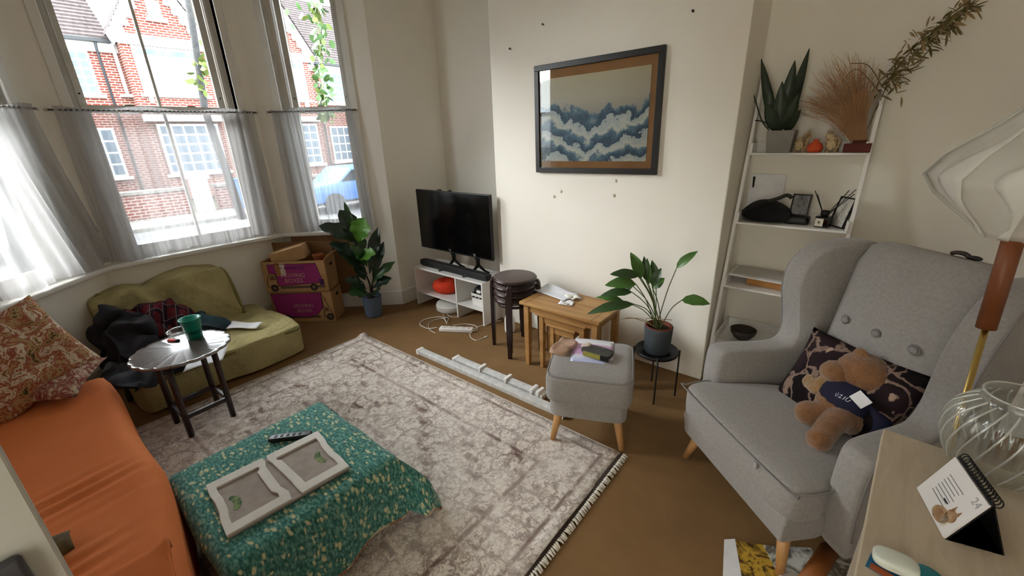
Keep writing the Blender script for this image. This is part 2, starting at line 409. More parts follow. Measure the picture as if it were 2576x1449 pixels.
# ------------------------------------------------------------------ net curtains on rods
def curtain(k, e0, e1, folds, amp, seed, shear=0.0, ztop=1.852, lab='', rlab=''):
    M, L, s0, s1 = FR[k]; rnd = random.Random(seed)
    ph = [rnd.uniform(0, 6.28) for _ in range(5)]
    def fn(u, v):                       # v 0 bottom .. 1 top
        d = 1 - v
        s = e0 + (e1 - e0) * u
        mid = .5 + .32 * math.sin(ph[0])
        s += shear * d ** 1.3 * (.35 + .65 * u)
        s += .035 * d * math.sin(u * 9 + ph[1]) + .012 * d * math.sin(u * 31 + ph[2])
        g = amp * (.35 + .75 * d)
        t = -.030 + g * (math.sin(u * folds * 6.28 + ph[3] + 1.2 * math.sin(u * 11 + ph[0])) * .6 + .4 * math.sin(u * folds * 2.7 * 6.28 + ph[4])) * (.5 + .5 * math.sin(u * 5 + ph[1]) ** 2)
        if v > .965: t = -.030 + .010 * math.sin(u * folds * 5 * 6.28)
        z = SILLZ + .012 + .012 * math.sin(u * 14 + ph[2]) + (ztop + .018 - SILLZ - .012) * v
        return (s, t - .012, z)
    o = MB().grid(fn, 150, 26).build('net_curtain', NET, smooth=True); o.matrix_world = M
    tag(o, lab, 'curtain', 'sheer net curtains across the lower sashes')
    r = thing('curtain_rod', rlab, 'curtain rod'); r.matrix_world = M
    MB().tube([(e0 - .03, -.035, ztop), (e1 + .03, -.035, ztop + .003)], .006, 8).build('rod', mat('rod_metal', '#5d564c', .5), r, smooth=True)
    for s in (e0 - .035, e1 + .035): MB().ell((s, -.035, ztop), (.011, .011, .011), 8, 6).build('end_knob', mat('rod_knob', '#b9b2a6', .4), r, smooth=True)
    for s in (e0 - .02, e1 + .02): B(s - .006, s + .006, -.035, .0, ztop - .006, ztop + .006).build('bracket', SASH_WHITE, r)
curtain('center', .045, 1.25, 9, .034, 3, lab='wide sheer white net curtain across the middle bay window', rlab='thin rod holding the wide net curtain of the middle window')
curtain('right', .20, .90, 8, .030, 5, lab='sheer white net curtain behind the fiddle-leaf fig', rlab='thin rod above the net curtain behind the fiddle-leaf fig')
curtain('left', .10, .92, 5, .042, 9, shear=.24, lab='sheer white net curtain pulled aslant above the sofa', rlab='thin rod above the slanting net curtain near the sofa')

# ------------------------------------------------------------------ door beside the camera
hinge = V2((-.715, YF + .005)); edge = V2((-.795, -.087)); du = (edge - hinge).normalized(); dn = V2((du.y, -du.x))
DM = Matrix(((du.x, dn.x, 0, hinge.x), (du.y, dn.y, 0, hinge.y), (0, 0, 1, 0), (0, 0, 0, 1))); DL = (edge - hinge).length
door = thing('door_1', 'open pale grey-white panelled door with dark rim lock', None, kind='structure'); door.matrix_world = DM
DOORP = mat('door_paint', '#b9b8b0', .55, '#b1afa7', 4)
MB().box(.005, DL, -.04, 0, .01, 2.02).build('leaf', DOORP, door, bevel=.004)
for (z0, z1) in ((.25, .95), (1.2, 1.88)):
    for (a, b) in ((.12, DL / 2 - .06), (DL / 2 + .06, DL - .12)):
        B(a, b, -.0005, .004, z0, z1).build('panel_moulding', DOORP, door, bevel=.003)
lp = PXp(8, 1452, -.79); ls = (Vector((lp.x, lp.y)) - hinge).dot(du)
lk = B(ls - .055, ls + .022, 0, .014, lp.z - .05, lp.z + .026).build('lock_plate', mat('lock_steel', '#55565a', .4, metal=.7), door, bevel=.008, seg=3, smooth=True)
MB().tube([(ls - .008, .012, lp.z - .002), (ls - .008, .020, lp.z - .002)], .010, 12).build('thumb_turn', mat('lock_dark', '#2b2c30', .35, metal=.6), lk, smooth=True)
# ------------------------------------------------------------------ the street outside
GZ = -.6; HX = -24.0
def brick_mat():
    t = NT('red_brick'); tc = t.n('ShaderNodeTexCoord'); xyz = t.sep(tc.outputs['Object'])
    cb = t.n('ShaderNodeCombineXYZ'); t.set(cb, 'i0', t.math('ADD', xyz[1], xyz[0])); t.set(cb, 'i1', xyz[2])
    br = t.n('ShaderNodeTexBrick', Vector=cb.outputs[0], Color1=lin('#743629'), Color2=lin('#642f27'), Mortar=lin('#a3938c'), Scale=1.0)
    br.inputs['Mortar Size'].default_value = .017; br.inputs['Brick Width'].default_value = .26; br.inputs['Row Height'].default_value = .092
    nz = t.noise(tc.outputs['Object'], 2.5, 4); col = t.mix(t.math('MULTIPLY', nz.outputs[0], .35), br.outputs[0], lin('#7f4d44'))
    t.bump(br.outputs[1], -.4, .01); return t.fin(col, .9, .1)
BRICK = brick_mat()
ROOFT = mat('roof_tiles', '#4a4040', .85, '#372f2e', 3, .3, 20, .02, stretch=(1, 3, 1))
OWHITE = mat('outside_white_paint', '#d0d0ce', .6); OGLASS = mat('far_window_pane', '#4c5a68', .5, '#6f7d8a', 1.2, spec=.3)
TARMAC = mat('tarmac', '#6c6c6e', .9, '#5c5c5e', 4, .2, 80, .01); PAVE = mat('pavement_slab', '#7f7c76', .9, '#706d67', 3)
struct('road', B(-15.2, -8.6, -60, 60, GZ - .1, GZ), TARMAC, 'grey asphalt street beyond the window')
pv = MB(); pv.box(-8.6, -6.6, -60, 60, GZ - .1, GZ + .1); struct('pavement', pv, PAVE, 'pavement on this side of the street')
struct('pavement_far', B(-17.2, -15.2, -60, 60, GZ - .1, GZ + .1), PAVE, 'pavement in front of the brick houses')
struct('ground', B(-60, 5, -60, 60, GZ - .2, GZ - .05), mat('garden_earth', '#4f4d40', .95, '#424a35', .7), 'front gardens outside')

def facade_window(parent, X, y0, y1, z0, z1, cols, rows, fw=.1, name='window', sill=True):
    w = MB(); w.box(X, X + .07, y0, y1, z0, z1)
    wo = w.build(name, OWHITE, parent)
    cw = (y1 - y0 - fw) / cols; ch = (z1 - z0 - fw) / rows
    pane = None
    for i in range(cols):
        for j in range(rows):
            a = y0 + fw / 2 + i * cw + .035; c = z0 + fw / 2 + j * ch + .035
            if pane is None: pane = B(0, .015, 0, cw - .07, 0, ch - .07).build('pane', OGLASS, wo); pane.location = (X + .068, a, c)
            else:
                p = pane.copy(); COL.objects.link(p); p.parent = wo; p.location = (X + .068, a, c)
    if sill: B(X, X + .2, y0 - .12, y1 + .12, z0 - .12, z0).build('sill', OWHITE, wo)
    return wo
def tile_rows(m, xa, za, xb, zb, y0, y1, rows):
    for i in range(rows):
        f0, f1 = i / rows, (i + 1) / rows
        x0, z0 = xa + (xb - xa) * f0, za + (zb - za) * f0; x1, z1 = xa + (xb - xa) * f1, za + (zb - za) * f1
        m.add([(x0, y0, z0 + .05), (x0, y1, z0 + .05), (x1, y1, z1), (x1, y0, z1), (x0, y0, z0 - .03), (x0, y1, z0 - .03)], [(0, 1, 2, 3), (4, 5, 1, 0)])
def house(yc, s, lab, big=True):
    # yc: y of the party line; s=+1 main part towards -y with the gabled wing towards +y, s=-1 mirrored
    h = thing('brick_house', lab, 'house', group='red brick houses across the street')
    Y = lambda y: yc + s * y
    def yy(a, b): a, b = Y(a), Y(b); return (min(a, b), max(a, b))
    w = MB(); w.box(HX - 7, HX, *yy(-5.4, 4.75), GZ - .1, 5.3); w.build('main_wall', BRICK, h)
    a, b = yy(4.75, 7.55)
    w = MB(); w.box(HX - 6, HX + .7, a, b, GZ - .1, 5.75); w.build('wing_wall', BRICK, h)
    mid = (a + b) / 2; gx = HX + .7; az = 8.15
    g = MB().add([(gx, a + .1, 5.75), (gx, b - .1, 5.75), (gx, mid, az), (gx - 6, a + .1, 5.75), (gx - 6, b - .1, 5.75), (gx - 6, mid, az)], [(0, 1, 2), (3, 5, 4), (0, 2, 5, 3), (1, 4, 5, 2), (0, 3, 4, 1)])
    g.build('gable_wall', BRICK, h)
    B(gx, gx + .12, a, b, 5.42, 5.80).build('gable_band', OWHITE, h)
    for sg in (-1, 1):
        e = mid + sg * ((b - a) / 2 + .30); bz = 5.62
        m = MB().add([(gx + .02, e - sg * .10, bz - .30), (gx + .02, e + sg * .04, bz + .1), (gx + .02, mid, az + .45), (gx + .02, mid, az - .30)], [(0, 1, 2, 3)])
        m2 = MB(); n = len(m.v); m2.add([(p[0] + .12, p[1], p[2]) for p in m.v] + [(p[0], p[1], p[2]) for p in m.v], [(0, 1, 2, 3), (7, 6, 5, 4), (0, 4, 5, 1), (1, 5, 6, 2), (2, 6, 7, 3), (3, 7, 4, 0)])
        m2.build('bargeboard', OWHITE, h)
        # scalloped inner edge of the bargeboard
        sb = MB()
        for q in range(7):
            f0 = .1 + q * .12; y_ = e - sg * .10 + (mid - e + sg * .10) * f0; z_ = bz - .30 + (az - .30 - bz + .30) * f0
            sb.ell((gx + .08, y_, z_ - .02), (.05, .12, .13), 8, 6)
        so = sb.build('bargeboard_scallops', OWHITE, h, smooth=True); so['kind'] = 'stuff'
        rf = MB(); rows = 14
        for i in range(rows):
            f0, f1 = i / rows, (i + 1) / rows
            y0, z0 = e + (mid - e) * f0, bz + .15 + (az + .5 - bz - .15) * f0; y1, z1 = e + (mid - e) * f1, bz + .15 + (az + .5 - bz - .15) * f1
            rf.add([(gx + .25, y0, z0 + .05), (gx - 6, y0, z0 + .05), (gx - 6, y1, z1), (gx + .25, y1, z1), (gx + .25, y0, z0 - .05), (gx - 6, y0, z0 - .05)], [(0, 1, 2, 3), (4, 5, 1, 0)])
        rf.build('wing_roof', ROOFT, h)
    mr = MB(); tile_rows(mr, HX + .35, 5.62, HX - 4.2, 9.6, *yy(-5.4, 4.55), 26); mr.build('main_roof', ROOFT, h)
    p0, p1 = yy(-5.4, 4.75)
    B(HX - .02, HX + .12, p0, p1, 5.15, 5.5).build('fascia', OWHITE, h); B(HX + .1, HX + .38, p0, p1, 5.46, 5.58).build('gutter', mat('black_gutter', '#2a2c2f', .5), h)
    dp = Y(4.12); MB().tube([(HX + .3, dp, 5.5), (HX + .12, dp, 5.2), (HX + .12, dp, GZ)], .045, 8).build('downpipe', mat('black_pipe', '#303338', .5), h, smooth=True)
    dp = Y(4.60); MB().tube([(HX + .25, dp, 5.5), (HX + .25, dp, 3.7), (HX + .25, dp, 3.55)], .06, 8).build('white_downpipe', OWHITE, h, smooth=True)
    B(HX, HX + .3, *yy(4.4, 4.75), 3.55, 3.65).build('string_course', OWHITE, h)
    a2, b2 = yy(2.55, 3.83); facade_window(h, HX, a2, b2, 3.62, 5.15, 4, 5)
    a2, b2 = yy(5.05, 7.25)
    wo = facade_window(h, gx, a2, b2, 3.66, 5.40, 2, 1, .12)
    for q in range(3): B(gx, gx + .22, a2 + .1 + q * (b2 - a2 - .35), a2 + .22 + q * (b2 - a2 - .35) if q < 2 else a2 + .22 + q * 0, 3.3, 3.56).build('sill_bracket', OWHITE, wo) if q < 2 else None
    B(gx + .071, gx + .09, a2 + .12, b2 - .12, 3.75, 5.1).build('drawn_blind', mat('white_blind', '#eeeeec', .8), wo)
    facade_window(h, gx, mid - .22, mid + .22, 6.45, 7.05, 1, 1, .06)
    # ground floor
    facade_window(h, gx + .3, a2, b2, .5, 2.5, 5, 5); B(gx, gx + .5, a2 - .3, b2 + .3, 2.6, 2.85).build('bay_cornice', OWHITE, h)
    B(gx, gx + .3, a2 - .1, b2 + .1, GZ, .4).build('bay_apron', BRICK, h)
    a2, b2 = yy(2.55, 3.83); facade_window(h, HX, a2, b2, .5, 2.4, 3, 4)
    a2, b2 = yy(.9, 1.9); B(HX, HX + .08, a2, b2, -.4, 1.9).build('front_door', mat('blue_door', '#3d5670', .5), h)
    for q in (.75, 2.05): B(HX + .05, HX + 1.0, Y(q) - .08, Y(q) + .08, GZ, 2.3).build('porch_post', OWHITE, h)
    B(HX, HX + 1.2, *yy(.5, 2.3), 2.3, 2.6).build('porch_roof', OWHITE, h)
    return h
house(0.0, 1, 'red brick house with white gable and black downpipe across the street')
house(16.9, -1, 'red brick house whose tiled roof shows behind the hanging ivy')
house(-13.7, 1, 'red brick house opposite the window beside the sofa')
# garden walls, gate pillars, bin and car on the far side
for i, (y0, y1) in enumerate(((-8, 0.3), (1.6, 4.1), (4.9, 9.2), (10.4, 16))):
    w = thing('garden_wall', 'low garden wall with pale coping in front of the brick houses', 'wall', group='low garden walls across the street')
    B(-17.6, -17.3, y0, y1, GZ, .25).build('brickwork', BRICK, w); B(-17.68, -17.22, y0, y1, .25, .34).build('coping', PAVE, w)
for y in (4.5,):
    g = thing('gate_pillar', 'white painted gate pillar in front of the gabled house', 'pillar', (-17.4, y, GZ))
    B(-.22, .22, -.22, .22, 0, 1.15).build('shaft', OWHITE, g, bevel=.02); B(-.28, .28, -.28, .28, 1.15, 1.28).build('cap', OWHITE, g, bevel=.03)
wb = thing('wheelie_bin', 'blue wheeled bin by the garden wall across the street', 'bin', (-16.7, 5.6, GZ + .1))
MB().loft([[(-.24, -.22, 0), (.24, -.22, 0), (.24, .22, 0), (-.24, .22, 0)], [(-.29, -.28, .95), (.29, -.28, .95), (.29, .28, .95), (-.29, .28, .95)]]).build('body', mat('bin_blue', '#2f5c94', .5), wb, bevel=.02)
B(-.31, .33, -.3, .3, .95, 1.02).build('lid', mat('bin_lid', '#27507f', .5), wb, bevel=.02)
def car(loc, rz, m, lab):
    c = thing('parked_car', lab, 'car', loc, rz)
    prof = [(-2.1, .35), (-2.1, .75), (-1.95, .88), (-1.1, .95), (-.55, 1.38), (.75, 1.40), (1.35, .98), (2.0, .86), (2.12, .62), (2.1, .35)]
    b = MB(); b.loft([[(x, y, z) for x, z in prof] for y in (-.83, .83)]); b.build('body', m, c, bevel=.05, seg=3, smooth=True)
    for y, sg in ((-.835, -1), (.835, 1)):
        for pts in ([(-.98, .97), (-.55, 1.30), (.05, 1.32), (.05, .97)], [(.12, .97), (.12, 1.32), (.68, 1.32), (1.15, .97)]):
            MB().loft([[(x, y - .012, z) for x, z in pts], [(x, y + .012, z) for x, z in pts]]).build('side_window', mat('car_glass', '#1d252c', .1), c)
        for x in (-1.3, 1.3): MB().tube([(x, y - .08, .32), (x, y + .08, .32)], .32, 20).build('wheel', mat('tyre', '#1b1b1c', .8), c)
    return c
car((-13.9, 8.2, GZ), PI / 2, mat('car_blue', '#3f6aa0', .3, spec=.6), 'blue parked car beside the far pavement')
car((-14.3, -1.8, GZ), PI / 2, mat('car_white', '#dcdcda', .3, spec=.6), 'white parked car beside the far pavement')
car((-9.7, 9.6, GZ), PI / 2, mat('car_silver', '#9aa0a6', .3, spec=.6), 'silver parked car beside the near pavement')
# street tree trunk with a few shoots
GREEN1 = mat('leaf_green', '#2c4a1e', .6, '#3b5a28', 5); GREEN2 = mat('leaf_yellowgreen', '#48591f', .6, '#5d6428', 5); BARK = mat('bark', '#28282a', .9, '#363534', 9, .6, 30, .02)
def leafmesh(name, m, L=.09, Wd=.06):
    b = MB(); n = 5
    v = []; f = []
    for i in range(n + 1):
        t = i / n; w = Wd / 2 * math.sin(PI * min(1, t * .9 + .06)) ** .8; z = -.12 * L * t * t
        v += [(-w, t * L, z + .12 * w), (0, t * L, z), (w, t * L, z + .12 * w)]
    for i in range(n):
        for j in range(2): f.append((i * 3 + j, i * 3 + j + 1, i * 3 + j + 4, i * 3 + j + 3))
    o = b.add(v, f).build(name, m, smooth=True); me = o.data; bpy.data.objects.remove(o); return me
tt = thing('street_tree', 'slender dark street tree trunk with a few yellow-green shoots', 'tree', (-14.9, 0, 0))
tp = [PXp(515, 275, -14.9), PXp(490, 100, -14.9), PXp(462, -60, -14.9)]; base = Vector((-14.9, tp[0].y + .25, GZ))
tp = [Vector((0, p.y, p.z)) for p in tp]
MB().tube([(0, base.y, GZ)] + [tuple(p) for p in tp], [.13, .095, .085, .10], 10).build('trunk', BARK, tt, smooth=True)
lm = leafmesh('leaf', GREEN2, .20, .13); rnd = random.Random(4)
for i in range(46):
    q = PXp(512 + rnd.gauss(6, 16), 165 + rnd.gauss(10, 26), -14.6); l = bpy.data.objects.new('leaf', lm); COL.objects.link(l); l.parent = tt
    l.location = (q.x + 14.9 + rnd.uniform(-.3, .3), q.y, q.z); l.rotation_euler = (rnd.uniform(0, 6), rnd.uniform(0, 6), rnd.uniform(0, 6))
# climbing stem hanging outside the window beside the alcove
iv = thing('climbing_plant', 'leafy green climbing stem hanging outside the window beside the television alcove', 'plant')
pts = [PD(px, py, (-4.9, 3.4)) for px, py in ((772, -90), (790, 0), (800, 60), (806, 130), (812, 200), (818, 262), (822, 300))]
MB().tube(smoothpath(pts, 4), .006, 6).build('stem', mat('vine_stem', '#6d7a45', .8), iv, smooth=True)
lms = [leafmesh('leaf', GREEN1, .085, .065), leafmesh('leaf', GREEN2, .075, .055)]
sp = smoothpath(pts, 14); rnd = random.Random(11)
for i in range(170):
    q = sp[rnd.randrange(len(sp))]; l = bpy.data.objects.new('leaf', lms[rnd.random() < .3]); COL.objects.link(l); l.parent = iv
    l.location = q + Vector((rnd.gauss(0, .05), rnd.gauss(0, .055), rnd.gauss(0, .05))); l.rotation_euler = (rnd.uniform(-2.6, -.6), rnd.uniform(-.8, .8), rnd.uniform(0, 6.28)); k = rnd.uniform(.7, 1.25); l.scale = (k, k, k)
for px, py in ((722, 22), (735, 60), (760, 30), (745, 5)):
    l = bpy.data.objects.new('leaf', lms[0]); COL.objects.link(l); l.parent = iv; l.location = PD(px, py, (-4.9, 3.4)); l.rotation_euler = (-1.9, .2, rnd.uniform(0, 6))
hd = thing('garden_hedge', 'green hedge in the front garden outside the window beside the sofa', 'hedge', (-5.95, -2.4, GZ))
def hfn(w): return w
MB().soft((0, 0, .5), (.8, 3.0, 1.0), 7, 12, .09, 5, 2).build('foliage', mat('hedge_green', '#55683f', .9, '#3d5230', 14, 1, 40, .05), hd, smooth=True)
for (y0, y1) in ((-5.0, -.9), (3.9, 7)):
    w = thing('front_garden_wall', 'low brick wall of the front garden close outside the bay', 'wall', group='front garden walls close outside the bay')
    B(-6.75, -6.55, y0, y1, GZ, .05).build('brickwork', BRICK, w); B(-6.8, -6.5, y0, y1, .05, .12).build('coping', PAVE, w)
# ------------------------------------------------------------------ rug
def rug_mat():
    t = NT('rug_pile'); v = t.coord(); xyz = t.sep(v)
    n1 = t.noise(v, 7, 5, .6); n2 = t.noise(v, 26, 5, .65); n3 = t.noise(v, 3.0, 3)
    ax = t.math('ABSOLUTE', xyz[0]); ay = t.math('ABSOLUTE', xyz[1])
    wob = t.math('MULTIPLY', t.math('SUBTRACT', n1.outputs[0], .5), .42)
    # stepped lozenge medallions, broken by wear
    st = t.math('MULTIPLY', t.math('FLOOR', t.math('MULTIPLY', ax, 11)), 1 / 11)
    dia = t.math('ADD', t.math('ADD', st, t.math('MULTIPLY', ay, 1.3)), t.math('MULTIPLY', wob, .35))
    ring = t.math('ABSOLUTE', t.math('SUBTRACT', t.math('FRACT', t.math('MULTIPLY', dia, 2.6)), .5))
    lines = t.ramp(ring, [(.035, (1, 1, 1, 1)), (.085, (0, 0, 0, 1))])
    vv = t.n('ShaderNodeVectorMath', _operation='ADD'); t.set(vv, 'i0', v); t.set(vv, 'i1', t.n('ShaderNodeVectorMath', _operation='SCALE', i0=n2.outputs[1], Scale=.10).outputs[0])
    vo = t.n('ShaderNodeTexVoronoi', Vector=vv.outputs[0], Scale=9, _feature='DISTANCE_TO_EDGE'); cell = t.ramp(vo.outputs['Distance'], [(.03, (1, 1, 1, 1)), (.10, (0, 0, 0, 1))])
    vs2 = t.n('ShaderNodeTexVoronoi', Vector=vv.outputs[0], Scale=22); curl = t.ramp(t.math('ABSOLUTE', t.math('SUBTRACT', vs2.outputs['Distance'], .42)), [(.03, (1, 1, 1, 1)), (.11, (0, 0, 0, 1))])
    ex = t.math('SUBTRACT', 1.2, ax); ey = t.math('SUBTRACT', .835, ay); e = t.math('ADD', t.math('MINIMUM', ex, ey), t.math('MULTIPLY', wob, .04))
    b1 = t.ramp(t.math('ABSOLUTE', t.math('SUBTRACT', e, .31)), [(.007, (1, 1, 1, 1)), (.018, (0, 0, 0, 1))])
    b2 = t.ramp(t.math('ABSOLUTE', t.math('SUBTRACT', e, .075)), [(.006, (1, 1, 1, 1)), (.016, (0, 0, 0, 1))])
    inb = t.ramp(e, [(.31, (1, 1, 1, 1)), (.315, (0, 0, 0, 1))])
    orn = t.math('MAXIMUM', t.math('MULTIPLY', cell, .75), t.math('MULTIPLY', curl, .7))
    pat = t.math('MAXIMUM', t.math('MAXIMUM', t.math('MULTIPLY', lines, t.math('SUBTRACT', 1, inb)), orn), t.math('MAXIMUM', b1, b2))
    wear = t.ramp(t.noise(v, 13, 6, .75).outputs[0], [(.36, (.08, .08, .08, 1)), (.50, (1, 1, 1, 1))]); wear2 = t.ramp(n3.outputs[0], [(.35, (.45, .45, .45, 1)), (.65, (1, 1, 1, 1))])
    fac = t.math('MULTIPLY', t.math('MULTIPLY', pat, wear), wear2)
    g1 = t.noise(v, 48, 6, .8); ground = t.ramp(g1.outputs[0], [(.34, '#b5a79d'), (.44, '#d8cdc4'), (.55, '#e8e1da'), (.7, '#f0ebe5')])
    col = t.mix(t.math('MULTIPLY', fac, 1.0), ground, lin('#78625a'))
    t.bump(t.noise(v, 160, 4).outputs[0], .5, .006); return t.fin(col, .95, .1)
RX0, RX1, RY0, RY1 = -3.115, -.715, .03, 1.70
rug = thing('rug', 'large cream and brown distressed patterned rug with fringed end', 'rug', ((RX0 + RX1) / 2, (RY0 + RY1) / 2, 0))
hx, hy = (RX1 - RX0) / 2, (RY1 - RY0) / 2
def rugtop(u, v):
    x, y = -hx + 2 * hx * u, -hy + 2 * hy * v
    lift = .012 * max(0, 1 - abs(x - hx) / .05) * (1 + math.sin(y * 7))
    if x < -hx + .06 and y > hy - .08: lift += .02
    return (x, y, .009 + .0015 * math.sin(x * 9) * math.sin(y * 8) + lift)
rm = MB().grid(rugtop, 60, 40); 
rg = rm.build('pile', rug_mat(), rug, smooth=True); md = rg.modifiers.new('th', 'SOLIDIFY'); md.thickness = .008; md.offset = -1
MB().tube([(-hx, y / 20 * 2 * hy - hy, .006) for y in range(21)], .006, 6).build('bound_edge', mat('rug_binding', '#b9aca0', .9), rug, smooth=True)
MB().tube([(x / 20 * 2 * hx - hx, hy, .006) for x in range(21)], .006, 6).build('bound_edge', mat('rug_binding', '#b9aca0', .9), rug, smooth=True)
B(hx - .004, hx + .018, -hy, hy, .001, .014).build('dark_end_band', mat('rug_dark_band', '#3f342f', .95), rug)
fg = MB(); rnd = random.Random(2)
for i in range(150):
    y = -hy + 2 * hy * (i + .5) / 150; q = rnd.uniform(-.006, .006)
    fg.tube([(hx + .016, y, .012), (hx + .026, y + q, .012 + rnd.uniform(0, .006)), (hx + .042, y + 2 * q, .005)], [.005, .006, .004], 5)
fo = fg.build('fringe', mat('rug_fringe', '#dcd6cb', .9), rug, smooth=True); fo['kind'] = 'stuff'

# ------------------------------------------------------------------ sofa
ORANGE = mat('rust_orange_velvet', '#c9713f', .85, '#d17a48', 3.5, .25, 300, .002, spec=.15)
SX0, SX1, SY0, SY1, SZ = -3.13, -.90, YF + .02, .115, .415
sofa = thing('sofa', 'low sofa bed under a rust orange cover', 'sofa', (0, 0, 0))
def sofaf(w):
    x, y, z = w
    wr = 0
    for (cx, cy, sx, sy, fr, am) in ((-.25, .18, .28, .30, 42, .007), (.35, .12, .26, .26, 42, .007), (.75, .2, .2, .2, 38, .004)):
        g = math.exp(-((x - cx) / sx) ** 2 - ((y - cy) / sy) ** 2); wr += am * g * math.sin(x * fr + y * 6)
    return (x, y + (.02 * math.sin(x * 5) if y > .3 else 0), z + (wr if z > 0 else 0) + .008 * math.sin(x * 3.1) * math.sin(y * 3))
mb = MB()
nx, ny = 200, 60
def sfe(x): return SY1 - .095 * max(0, x + 1.98)
def top(u, v):
    x = SX0 + (SX1 - SX0) * u; y = SY0 + (sfe(x) - SY0) * v
    ed = min(x - SX0, SX1 - x, sfe(x) - y); r = .07
    dz = 0 if ed > r else -(r - math.sqrt(max(0, r * r - (r - max(ed, 0)) ** 2)))
    lx, ly = x + 2.0, y + .45
    wr = 0
    for (cx, cy, sx, sy, fr, am) in ((-.03, .32, .10, .17, 95, .010), (.37, .24, .09, .13, 95, .011), (.12, .42, .05, .2, 60, .004)):
        wr += am * math.exp(-((lx - cx) / sx) ** 2 - ((ly - cy) / sy) ** 2) * math.sin(lx * fr + ly * 9)
    return (x, y + .008 * math.sin(x * 6), SZ + dz + wr + .010 * math.sin(x * 2.6 + 1) * math.sin(y * 4))
mb.grid(top, nx, ny)
def side(y_):
    def f(u, v):
        x = SX0 + (SX1 - SX0) * u; z = .06 + (SZ - .07 - .06) * v
        return (x, sfe(x) + .010 * math.sin(x * 9 + v) * (1 - v) + .008 * math.sin(x * 6), z)
    return f
mb.grid(side(SY1), 60, 6)
def endf(x_):
    def f(u, v):
        y = SY0 + (SY1 - SY0) * u; z = .06 + (SZ - .07 - .06) * v; return (x_ + .01 * math.sin(y * 8) * (1 - v), y, z)
    return f
mb.grid(endf(SX0), 30, 6); mb.grid(endf(SX1), 30, 6)
mb.build('cover', ORANGE, sofa, smooth=True, merge=True)
B(SX0 + .06, SX1 - .06, SY0 + .05, SY1 - .17, .03, .36).build('base', mat('sofa_base', '#2a2320', .9), sofa)
MB().soft(((SX0 + SX1) / 2, SY0 + .12, .58), (SX1 - SX0 - .05, .22, .42), 6, 10, .01, 3).build('backrest', ORANGE, sofa, smooth=True)
for x in (SX0 + .1, SX1 - .1):
    for y in (SY0 + .12, SY1 - .12): MB().tube([(x, y, 0), (x, y, .06)], .022, 10).build('leg', BLACK, sofa)
# folded orange throw lying across the near end
th = thing('orange_throw', 'rust orange throw folded over the near end of the sofa', 'blanket', (0, 0, 0))
ta_, tb2 = P(430, 1372, SZ + .02), P(215, 1490, SZ + .02)
def throwf(u, v):
    p = ta_.lerp(tb2, u * 1.6); p = p + Vector((.42, -.05, 0)) * v
    h = .065 * math.sin(PI * min(1, v * 12) / 2) - .05 * max(0, v - .10)
    return (p.x, p.y + .01 * math.sin(u * 12), SZ + .004 + h + .010 * math.sin(u * 11 + v * 4) * v + .025 * max(0, 1 - u * 7) * max(0, 1 - v * 4))
mbt = MB().grid(throwf, 30, 26).build('cloth', ORANGE, th, smooth=True); md = mbt.modifiers.new('th', 'SOLIDIFY'); md.thickness = .014
lf = thing('patterned_cloth_corner', 'dark olive cloth corner poking out beside the door on the sofa', 'cloth')
def lff(u, v):
    p = P(150, 1375, SZ + .02); q = (u - .5) * .10; r = (v - .5) * .13
    return (p.x + r * (1 - .5 * abs(q) * 8), p.y + q - .02, SZ + .025 + .03 * math.sin(PI * v) * math.cos(q * 14))
o = MB().grid(lff, 8, 8).build('cloth', mat('olive_cloth', '#4c3f24', .8, '#746036', 20), lf, smooth=True); md = o.modifiers.new('th', 'SOLIDIFY'); md.thickness = .006

def multi_mat(name, cols, scale, dist=1.2, bump=.3, sat=1):
    t = NT(name); v = t.coord(); n = t.noise(v, scale, 6, .6, dist); n2 = t.noise(v, scale * 4, 5, .7)
    f = t.math('ADD', t.math('MULTIPLY', n.outputs[0], .75), t.math('MULTIPLY', n2.outputs[0], .25))
    k = len(cols); c = t.ramp(f, [(.30 + .40 * i / (k - 1), q) for i, q in enumerate(cols)]); t.bump(n2.outputs[0], bump, .004)
    return t.fin(c, .9, .15)
CUSHM = multi_mat('patchwork_print', ['#2f5d3a', '#5a3a22', '#b49a70', '#8a3a2a', '#d8cdb4', '#6b4a2a', '#c0a040'], 15, 1.2)
cu = thing('patterned_cushion', 'green, red and cream painterly patterned cushion leaning on the sofa', 'cushion')
a = P(-40, 1075, SZ + .02); b = P(262, 940, SZ + .03); xax = (b - a); up = Vector((-.30, .02, .95))
Mx = frame_M((a + b) / 2 + up.normalized() * .225 + Vector((0, -.05, 0)), xax, up) @ Matrix.Rotation(math.radians(15), 4, 'Z')
MB().pillow(.47, .45, .17, Mx, 18, .04, 3).build('cover', CUSHM, cu, smooth=True)
c2 = thing('floral_cushion', 'cream, black and red floral cushion tucked under the patterned cushion', 'cushion')
b2 = P(235, 958, SZ + .05); Mx = frame_M(b2 + Vector((-.12, -.16, .035)), (.55, .8, -.05), (-.8, .5, .22))
MB().pillow(.40, .30, .10, Mx, 14, .02, 8).build('cover', multi_mat('floral_print', ['#241c18', '#e0d6bf', '#7d2c33', '#cfc6a8', '#3a352c'], 11, 1.2), c2, smooth=True)

